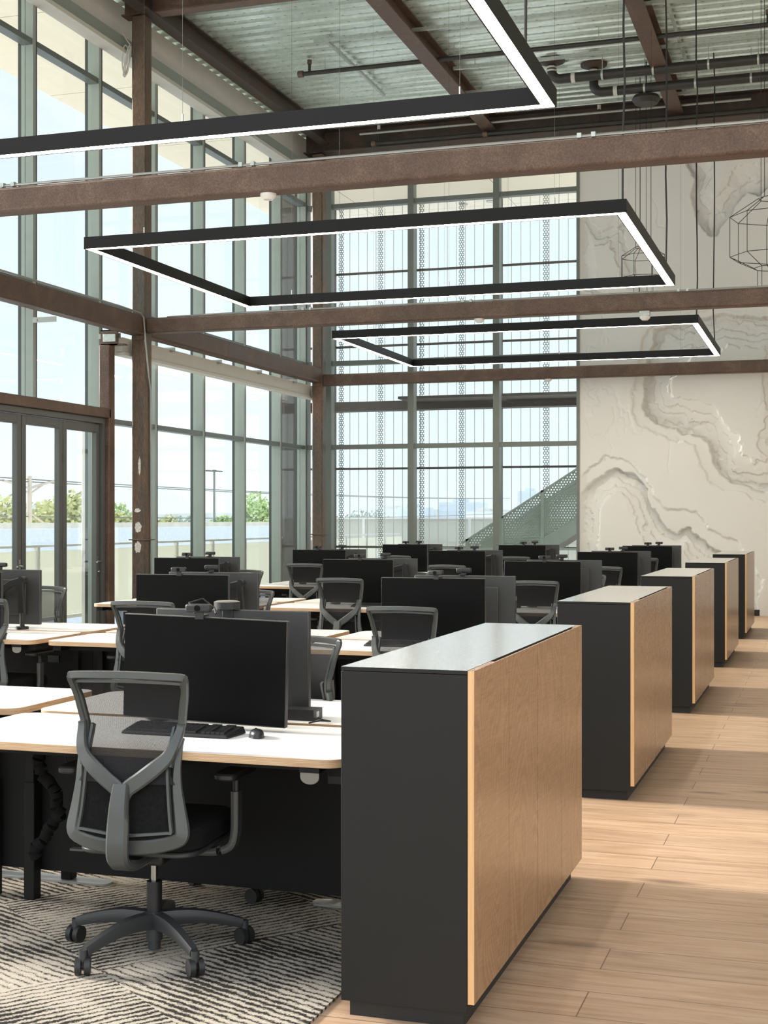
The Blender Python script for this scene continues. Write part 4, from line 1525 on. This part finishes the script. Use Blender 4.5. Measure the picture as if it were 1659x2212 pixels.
mb = MB().tube([(-2.36, 4.9, 1.232), (-2.40, 4.93, 1.27), (-2.35, 4.95, 1.285), (-2.30, 4.95, 1.25), (-2.28, 4.92, 1.23)], 0.004, 'cable', 6)
tag(mb.build('webcam_cable'), 'thin looped cable behind the webcam on the nearest monitor', 'cable')
t = empty('speakerphone', (-2.405, 5.30, DZ + MZ + MH + 0.0005))
tag(t, 'black puck-shaped speakerphone on top of the nearest turned-away monitor', 'speakerphone')
MB().cyl((0, 0, .004), (0, 0, .034), .055, 'black_plastic', n=28).cyl((0, 0, .034), (0, 0, .038), .055, 'paddle', .045, n=28).build('body', t)
MB().box(-.025, .025, .002, .03, -.05, .0039, 'black_plastic', None).build('mount', t, bevel=0.004)


# --- keyboard and mouse
def make_keyboard():
    t = empty('keyboard')
    MB().add([(-.22, -.07, 0.002), (.22, -.07, 0.002), (.235, .075, 0.002), (-.235, .075, 0.002), (-.215, -.066, 0.012), (.215, -.066, 0.012), (.225, .075, 0.028), (-.225, .075, 0.028)],
             [(3, 2, 1, 0), (4, 5, 6, 7), (0, 1, 5, 4), (1, 2, 6, 5), (2, 3, 7, 6), (3, 0, 4, 7)], 'black_plastic').build('case', t, bevel=0.003)
    kb = MB()
    for r in range(6):
        y = -.052 + r * .0195 + (0.006 if r == 5 else 0)
        zb = .012 + (y + .066) / .141 * .016
        x = -.205
        rr = random.Random(r)
        while x < .20:
            wk = .0168
            if r == 0 and -.13 < x < -.02:
                wk = .105
            if not (0.075 < x < 0.088 or .135 < x < .145):
                kb.box(x, x + wk, y, y + .0165, zb, zb + .007, 'key')
            x += wk + .0025
    kb.build('keys', t, smooth=False)
    return t


kb0 = make_keyboard()
kb0.location = (-2.34, 4.74, DZ)
kb0.rotation_euler = (0, 0, 0.0)
tag(kb0, 'black keyboard on the nearest desk, partly hidden behind the foreground chair', 'keyboard')
tx = bpy.data.curves.new('logo_text', 'FONT')
tx.body = 'DELL'
tx.size = 0.016
tx.extrude = 0.0002
tx.align_x = 'CENTER'
to = bpy.data.objects.new('tmp_text', tx)
COL.objects.link(to)
dg = bpy.context.evaluated_depsgraph_get()
me = bpy.data.meshes.new_from_object(to.evaluated_get(dg))
bpy.data.objects.remove(to)
me.materials.clear()
me.materials.append(M['letter_green'])
lo_ = bpy.data.objects.new('lettering', me)
COL.objects.link(lo_)
lo_.parent = kb0
lo_.location = (0.13, 0.062, 0.0275)
lo_.rotation_euler = (math.atan2(.016, .141), 0, 0)

k2 = dup(kb0, (-2.62, 8.42, DZ), 0)
for ch in list(k2.children):
    if ch.name.startswith('lettering'):
        bpy.data.objects.remove(ch)
tag(k2, 'black keyboard on the second desk row beside the cabinets', 'keyboard')
k3 = dup(kb0, (-4.0, 4.74 + 2 * PITCH, DZ), 0)
for ch in list(k3.children):
    if ch.name.startswith('lettering'):
        bpy.data.objects.remove(ch)
tag(k3, 'black keyboard on the third desk row, middle column', 'keyboard')


def make_mouse():
    t = empty('computer_mouse')
    mb = MB()
    R, Cn = 8, 16
    vs, fs = [], []
    for i in range(R + 1):
        f = i / R
        for j in range(Cn):
            a = 2 * PI * j / Cn
            rr = math.cos(f * PI / 2) ** .7
            hgt = .030 * math.sin(f * PI / 2) ** .8
            vs.append((.028 * rr * math.cos(a), (.05 * rr * math.sin(a)) - .008 * f, .002 + hgt))
    for i in range(R):
        for j in range(Cn):
            fs.append((i * Cn + j, i * Cn + (j + 1) % Cn, (i + 1) * Cn + (j + 1) % Cn, (i + 1) * Cn + j))
    mb.add(vs, fs, 'key')
    mb.build('shell', t)
    MB().box(-.004, .004, .012, .03, .022, .031, 'chrome').build('scroll_wheel', t, bevel=0.002)
    MB().cyl((0, 0, 0.0), (0, 0, .003), .030, 'black_plastic', n=16).build('skid', t)
    return t


ms = make_mouse()
ms.location = (-2.035, 4.75, DZ)
ms.rotation_euler = (0, 0, 0.5)
tag(ms, 'black computer mouse on the nearest desk beside the keyboard', 'mouse')

o = MB().box(-2.13, -1.975, 5.19, 5.29, DZ + .0005, DZ + .045, 'black_plastic').box(-1.9749, -1.9735, 5.22, 5.25, DZ + .012, DZ + .035, 'label_white').build('docking_station', bevel=0.004)
tag(o, 'small black docking box between the two nearest monitors', 'docking station')
mb = MB()
mb.tube([(-1.97, 5.12, DZ + .004), (-1.93, 5.14, DZ + .012), (-1.90, 5.18, DZ + .006), (-1.97, 5.23, DZ + .006)], 0.003, 'cable', 6)
tag(mb.build('dock_cable'), 'thin black cable lying on the desk beside the docking box', 'cable')

# cable sleeve under the nearest desks
mb = MB()
rs = random.Random(5)
pts = [(-2.99 + rs.uniform(-.015, .015) - 0.05 * math.sin(i * .35), 4.86 + rs.uniform(-.01, .01), 0.745 - i * 0.022) for i in range(24)]
for i in range(len(pts) - 1):
    mb.cyl(pts[i], pts[i + 1], 0.027 if i % 2 else 0.023, 'black_fabric', 0.023 if i % 2 else 0.027, n=10)
tag(mb.build('cable_sleeve'), 'ruffled black cable sleeve hanging under the nearest desk, left of the chair', 'cable sleeve')
mb = MB().box(-2.865, -2.84, 4.84, 4.86, .60, .63, 'paddle')
mb.tube([(-2.855, 4.855, .62), (-2.9, 4.87, .60), (-2.93, 4.88, .66), (-2.95, 4.89, .70)], 0.003, 'cable', 6)
tag(mb.build('power_plug'), 'small pale plug on a cable under the nearest desk', 'plug')

# ------------------------------------------------------------------ outside
struct(MB().box(-400, -10.6, -200, 700, -4.3, -4.0, 'bounce_ground').box(-10.6, 400, 30, 700, -4.3, -4.0, 'bounce_ground').build('ground', smooth=False))
o = MB().box(-10.5, -9.25, 0, 34.2, -0.3, -0.03, 'balcony_floor').box(-10.5, -2, 24.3, 34.2, -0.3, -0.03, 'balcony_floor').build('balcony_floor', smooth=False)
struct(o)
struct(MB().box(-11.4, -9.25, 0, 28.2, 8.1, 8.5, 'canopy').box(-9.25, 9, 24.0, 28.2, 8.1, 8.5, 'canopy').build('canopy', smooth=False))
# balcony guard
t = empty('balcony_guard', (-10.28, 10, -0.03))
tag(t, 'frosted panel guard rail with posts along the balcony outside the left windows', 'guard rail')
y = 8.0
while y < 33:
    MB().box(-.03, .03, y - 10, y - 9.94, 0, 1.24, 'outside_paint').build('post', t, smooth=False)
    MB().box(-.012, .012, y - 9.93, y - 8.57, 0.28, 1.19, 'glass_frost').build('panel', t, smooth=False)
    y += 1.4
MB().box(-.04, .04, -2, 23, 1.24, 1.27, 'outside_paint').box(-.02, .02, -2, 23, 0.22, 0.27, 'outside_paint').build('rail', t, smooth=False)
o = MB().box(-9.80, -9.68, 16.78, 16.95, -0.03, 2.95, 'outside_paint').build('balcony_post', bevel=0.01)
tag(o, 'pale square post on the balcony behind the glass doors', 'post')
# parapet wall behind end glazing
t = empty('parapet_wall', (-6, 34, -0.03))
tag(t, 'cream panelled parapet wall beyond the far windows', 'parapet')
MB().box(-7, 6, 0, 0.12, 0, 1.0, 'parapet').build('lower_wall', t, smooth=False)
MB().box(-7, 6, 0.02, 0.10, 1.0, 1.62, 'glass_frost').build('upper_panel', t, smooth=False)
MB().box(-7, 6, -0.03, 0.15, 1.62, 1.66, 'outside_paint').build('coping', t, smooth=False)
for i in range(10):
    MB().box(-7 + i * 1.42, -6.93 + i * 1.42, -0.03, 0.0, 0, 1.62, 'outside_paint').build('post', t, smooth=False)

# translucent screen outside the end glazing
t = empty('channel_glass_screen', (-7.3, 27, 0))
tag(t, 'tall ribbed translucent glass screen outside the far windows', 'screen')
MB().box(-3.5, 4.5, -0.006, 0.006, 0.1, 8.05, 'glass_haze').build('glass_sheet', t, smooth=False)
x = -3.5
while x < 4.5:
    MB().box(x - .0045, x + .0045, -.014, .006, 0.1, 8.05, 'pocket_white').build('glass_joint', t, smooth=False)
    x += 0.19
for x in (-9.65, -8.794, -7.911, -7.073, -5.351):
    MB().box(x + 7.3 - .055, x + 7.3 + .055, -.034, -.03, 0, 8.05, 'perf_fin').build('perforated_fin', t, smooth=False)
for x in (-9.80, -8.06, -6.27, -10.75):
    MB().box(x + 7.3 - .06, x + 7.3 + .06, -.20, -.08, 0, 8.08, 'dark_steel').build('post', t, smooth=False)
for z in (1.02, 2.63, 5.15, 6.66):
    MB().box(-3.5, 4.5, -.075, -.04, z - .022, z + .022, 'dark_steel').build('rail', t, smooth=False)
o = MB().box(-10.6, -3, 26.2, 26.6, 3.77, 3.95, 'dark_steel').box(-7.9, -3, 25.3, 26.2, 3.90, 3.95, 'dark_steel').build('walkway_beam', smooth=False)
tag(o, 'dark steel walkway beam crossing outside the far windows', 'beam')
# fins visible through the corner (left wall, outside)
o = MB().box(-10.35, -10.2, 25.2, 26.2, -0.03, 8.05, 'dark_steel').build('corner_pier', smooth=False)
tag(o, 'dark pier standing outside the glazed far corner', 'pier')

# stair
t = empty('stair', (0, 25.6, 0))
tag(t, 'steel stair with perforated guard rising to the right outside the far windows', 'stair')
sl = (2.598 - 1.162) / (-4.418 + 6.688)
zr = lambda x: 1.162 + (x + 6.688) * sl


def band(x0, x1, a, b, y0, y1, mat, name):
    vs = []
    for x in (x0, x1):
        for y in (y0, y1):
            vs += [(x, y, zr(x) + a), (x, y, zr(x) + b)]
    MB().add(vs, [(0, 1, 3, 2), (4, 6, 7, 5), (0, 4, 5, 1), (2, 3, 7, 6), (0, 2, 6, 4), (1, 5, 7, 3)], mat).build(name, t, smooth=False)


band(-6.7, -3.4, -0.04, 0.0, -.03, .03, 'stair_steel', 'handrail')
band(-6.5, -3.4, -0.26, -0.235, -.02, .02, 'stair_steel', 'rail')
band(-6.4, -3.4, -0.42, -0.40, -.02, .02, 'stair_steel', 'rail')
band(-6.2, -3.4, -0.94, -0.91, -.02, .02, 'stair_steel', 'rail')
band(-6.6, -3.4, -0.90, -0.04, -.004, .004, 'perf_guard', 'guard_panel')
band(-6.6, -3.4, -0.90, -0.04, 1.2, 1.208, 'perf_guard', 'guard_panel')
band(-5.6, -3.4, -1.22, -0.94, -.015, .015, 'stair_steel', 'stringer')
band(-5.6, -3.4, -1.22, -0.94, 1.2, 1.23, 'stair_steel', 'stringer')
band(-5.6, -3.4, -1.22, -1.18, 0.0, 1.2, 'dark_steel', 'soffit')
for x in (-6.6, -5.918, -5.144, -4.3):
    MB().box(x - .03, x + .03, -.03, .03, -.03 if x < -6.5 else zr(x) - 1.1, zr(x), 'stair_steel').build('post', t, smooth=False)
t = empty('landing_guard', (0, 25.2, 0))
tag(t, 'low glass guard rail at the foot of the outside stair', 'guard rail')
MB().box(-7.6, -3.9, -.03, .03, 1.02, 1.06, 'stair_steel').build('rail', t, smooth=False)
MB().box(-7.55, -3.9, -.006, .006, .1, 1.02, 'glass').build('panel', t, smooth=False)
MB().box(-7.6, -7.55, -.02, .02, -.03, 1.02, 'stair_steel').build('post', t, smooth=False)

# distance
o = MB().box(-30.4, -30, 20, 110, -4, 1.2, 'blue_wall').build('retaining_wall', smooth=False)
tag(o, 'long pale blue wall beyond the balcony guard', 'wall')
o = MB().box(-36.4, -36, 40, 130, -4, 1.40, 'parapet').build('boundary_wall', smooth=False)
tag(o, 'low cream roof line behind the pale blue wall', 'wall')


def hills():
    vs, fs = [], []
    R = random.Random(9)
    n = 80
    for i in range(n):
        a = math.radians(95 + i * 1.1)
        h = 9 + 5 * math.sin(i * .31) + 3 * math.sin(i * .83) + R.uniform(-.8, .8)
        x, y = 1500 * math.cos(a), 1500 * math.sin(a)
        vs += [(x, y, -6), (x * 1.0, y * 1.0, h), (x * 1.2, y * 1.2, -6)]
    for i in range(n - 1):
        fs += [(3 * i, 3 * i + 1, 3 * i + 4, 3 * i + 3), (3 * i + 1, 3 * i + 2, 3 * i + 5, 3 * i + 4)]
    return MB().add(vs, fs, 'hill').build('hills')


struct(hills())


def tree(x, y, z0, h, r, mat, lab, seed, group=None):
    rs = random.Random(seed)
    t = empty('tree', (x, y, z0))
    tag(t, lab, 'tree', group)
    tb = MB().tube([(0, 0, 0), (.1, 0, h * .4), (-.1, .1, h * .75)], 0.18, 'bark', 8)
    for k in range(4):
        a = rs.uniform(0, 6.28)
        tb.tube([(0, 0, h * .4), (r * .5 * math.cos(a), r * .5 * math.sin(a), h * .7)], 0.08, 'bark', 6)
    tb.build('trunk', t)
    vs, fs = [], []
    blobs = [(rs.uniform(-r, r) * .6, rs.uniform(-r, r) * .6, rs.uniform(h * .42, h - r * .45), r * rs.uniform(.3, .5)) for _ in range(14)]
    for bx, by, bz, br in blobs:
        for _ in range(170):
            d = Vector((rs.gauss(0, 1), rs.gauss(0, 1), rs.gauss(0, 1))).normalized() * br * rs.uniform(.6, 1.1)
            p = Vector((bx, by, bz)) + d
            u = Vector((rs.gauss(0, 1), rs.gauss(0, 1), rs.gauss(0, 1))).normalized() * 0.20
            v = u.orthogonal().normalized() * 0.16
            o_ = len(vs)
            vs += [p - u, p + v, p + u, p - v]
            fs.append((o_, o_ + 1, o_ + 2, o_ + 3))
    MB().add(vs, fs, mat).build('crown', t, smooth=False)


def along(u, X):     # distance along the window side for a view bearing
    a = (u - 829.5) / 2980.3
    return X / ((a * math.cos(TH) - math.sin(TH)) / (a * math.sin(TH) + math.cos(TH)))


TR = [(8, -50, 1058, 3.2, 'leaf_olive', 'olive tree at the far left beyond the glass doors'),
      (98, -52, 1052, 3.4, 'leaf_olive', 'wide olive tree beside the wooden utility pole'),
      (150, -58, 1066, 3.0, 'leaf_grey', 'grey-green tree seen through the middle door panel'),
      (184, -50, 1052, 2.8, 'leaf_olive', 'olive tree seen through the right door panel'),
      (243, -56, 1066, 3.0, 'leaf_green', 'green tree just left of the nearer column'),
      (285, -52, 1092, 2.2, 'leaf_olive', 'low olive tree hidden partly by the nearer column'),
      (356, -66, 1106, 2.4, 'leaf_olive', 'brownish low tree right of the nearer column'),
      (400, -70, 1112, 2.6, 'leaf_grey', 'low dark tree in the hazy distance'),
      (492, -60, 1102, 2.4, 'leaf_green', 'low green bush-like tree right of the lamp post'),
      (553, -54, 1056, 3.0, 'leaf_green', 'bright green tree before the far glazed corner'),
      (772, -60, 1092, 4.0, 'leaf_grey', 'pale tree behind the parapet by the city skyline')]
for i, (u, X, vt, r, mt, lab) in enumerate(TR):
    Y = along(u, X)
    dist = -X * math.sin(TH) + Y * math.cos(TH)
    top = 1.6 + (1120.6 - vt) / 2980.3 * dist
    tree(X, Y, -4, top + 4, r, mt, lab, i + 40, 'trees beyond the balcony')

t = empty('utility_pole', (-40, 63.2, -4))
tag(t, 'wooden utility pole with crossarms seen through the glass doors', 'utility pole')
MB().cyl((0, 0, 0), (0, 0, 7.85), 0.17, 'pole_wood', 0.13, n=10).build('pole', t)
MB().tube([(0, -2.4, 7.55), (0, 0, 7.2), (0, 2.4, 7.65)], 0.07, 'pole_wood', 6).tube([(0, -1.3, 7.4), (0, 0, 6.9), (0, 1.3, 7.4)], 0.05, 'pole_wood', 6).tube([(0, -2.0, 5.7), (0, 0, 5.9), (0, 1.6, 5.3)], 0.06, 'pole_wood', 6).build('crossarm', t)
mb = MB()
for y0, z0 in ((65.6, 3.65), (60.8, 3.55), (64.8, 1.7)):
    pts = [(-40 - 0.0 * k, y0 + (k * 14), z0 + 0.3 * ((k - 4) / 4) ** 2 * 1.0 - 0.3 + k * .08) for k in range(9)]
    mb.tube(pts, 0.03, 'pole_steel', 5)
    mb.tube([(-40, y0 - 14 * k, z0 + 0.12 * k) for k in range(3)], 0.03, 'pole_steel', 5)
tag(mb.build('power_line'), 'thin overhead power lines crossing the sky outside', 'power line')
t = empty('street_lamp', (-45, 96.8, -4))
tag(t, 'tall double-headed street lamp seen between the left window mullions', 'street lamp')
MB().cyl((0, 0, 0), (0, 0, 9.3), 0.11, 'pole_steel', 0.09, n=8).build('pole', t)
MB().box(-.12, .12, -1.3, -.15, 9.2, 9.3, 'pole_steel').box(-.12, .12, .15, 1.3, 9.22, 9.32, 'pole_steel').box(-.05, .05, -.2, .2, 9.25, 9.35, 'pole_steel').build('lamp_head', t, smooth=False)


def building(x0, x1, y, z1, mat, lab, floors=6):
    t = empty('office_building', ((x0 + x1) / 2, y, -4))
    tag(t, lab, 'building')
    hw_ = (x1 - x0) / 2
    MB().box(-hw_, hw_, 0, 20, 0, z1 + 4, mat).box(-hw_ * .3, hw_ * .3, 2, 10, z1 + 4, z1 + 5.2, mat).build('block', t, smooth=False)
    fm = MB()
    for i in range(floors):
        z = (z1 + 4) * (i + .5) / floors
        fm.box(-hw_ * .96, hw_ * .96, -.15, 0, z, z + (z1 + 4) / floors * .45, 'city_blue')
    fm.build('window_band', t, smooth=False)


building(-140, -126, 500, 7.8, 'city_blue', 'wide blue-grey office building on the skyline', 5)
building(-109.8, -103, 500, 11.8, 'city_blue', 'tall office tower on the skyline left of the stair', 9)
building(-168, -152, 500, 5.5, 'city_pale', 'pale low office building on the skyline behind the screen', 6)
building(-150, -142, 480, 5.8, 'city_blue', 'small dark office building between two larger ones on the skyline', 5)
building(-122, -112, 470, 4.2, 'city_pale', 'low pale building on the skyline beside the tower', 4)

for i, (x, y) in enumerate(((-9.6, 27.0), (-7.2, 27.6), (-6.6, 27.5), (-4.9, 27.0))):
    o = MB().cyl((x, y, 8.075), (x, y, 8.1), 0.09, 'conduit', n=20).build('downlight')
    tag(o, 'small round downlight in the cream soffit outside the far windows', 'light', 'soffit downlights')
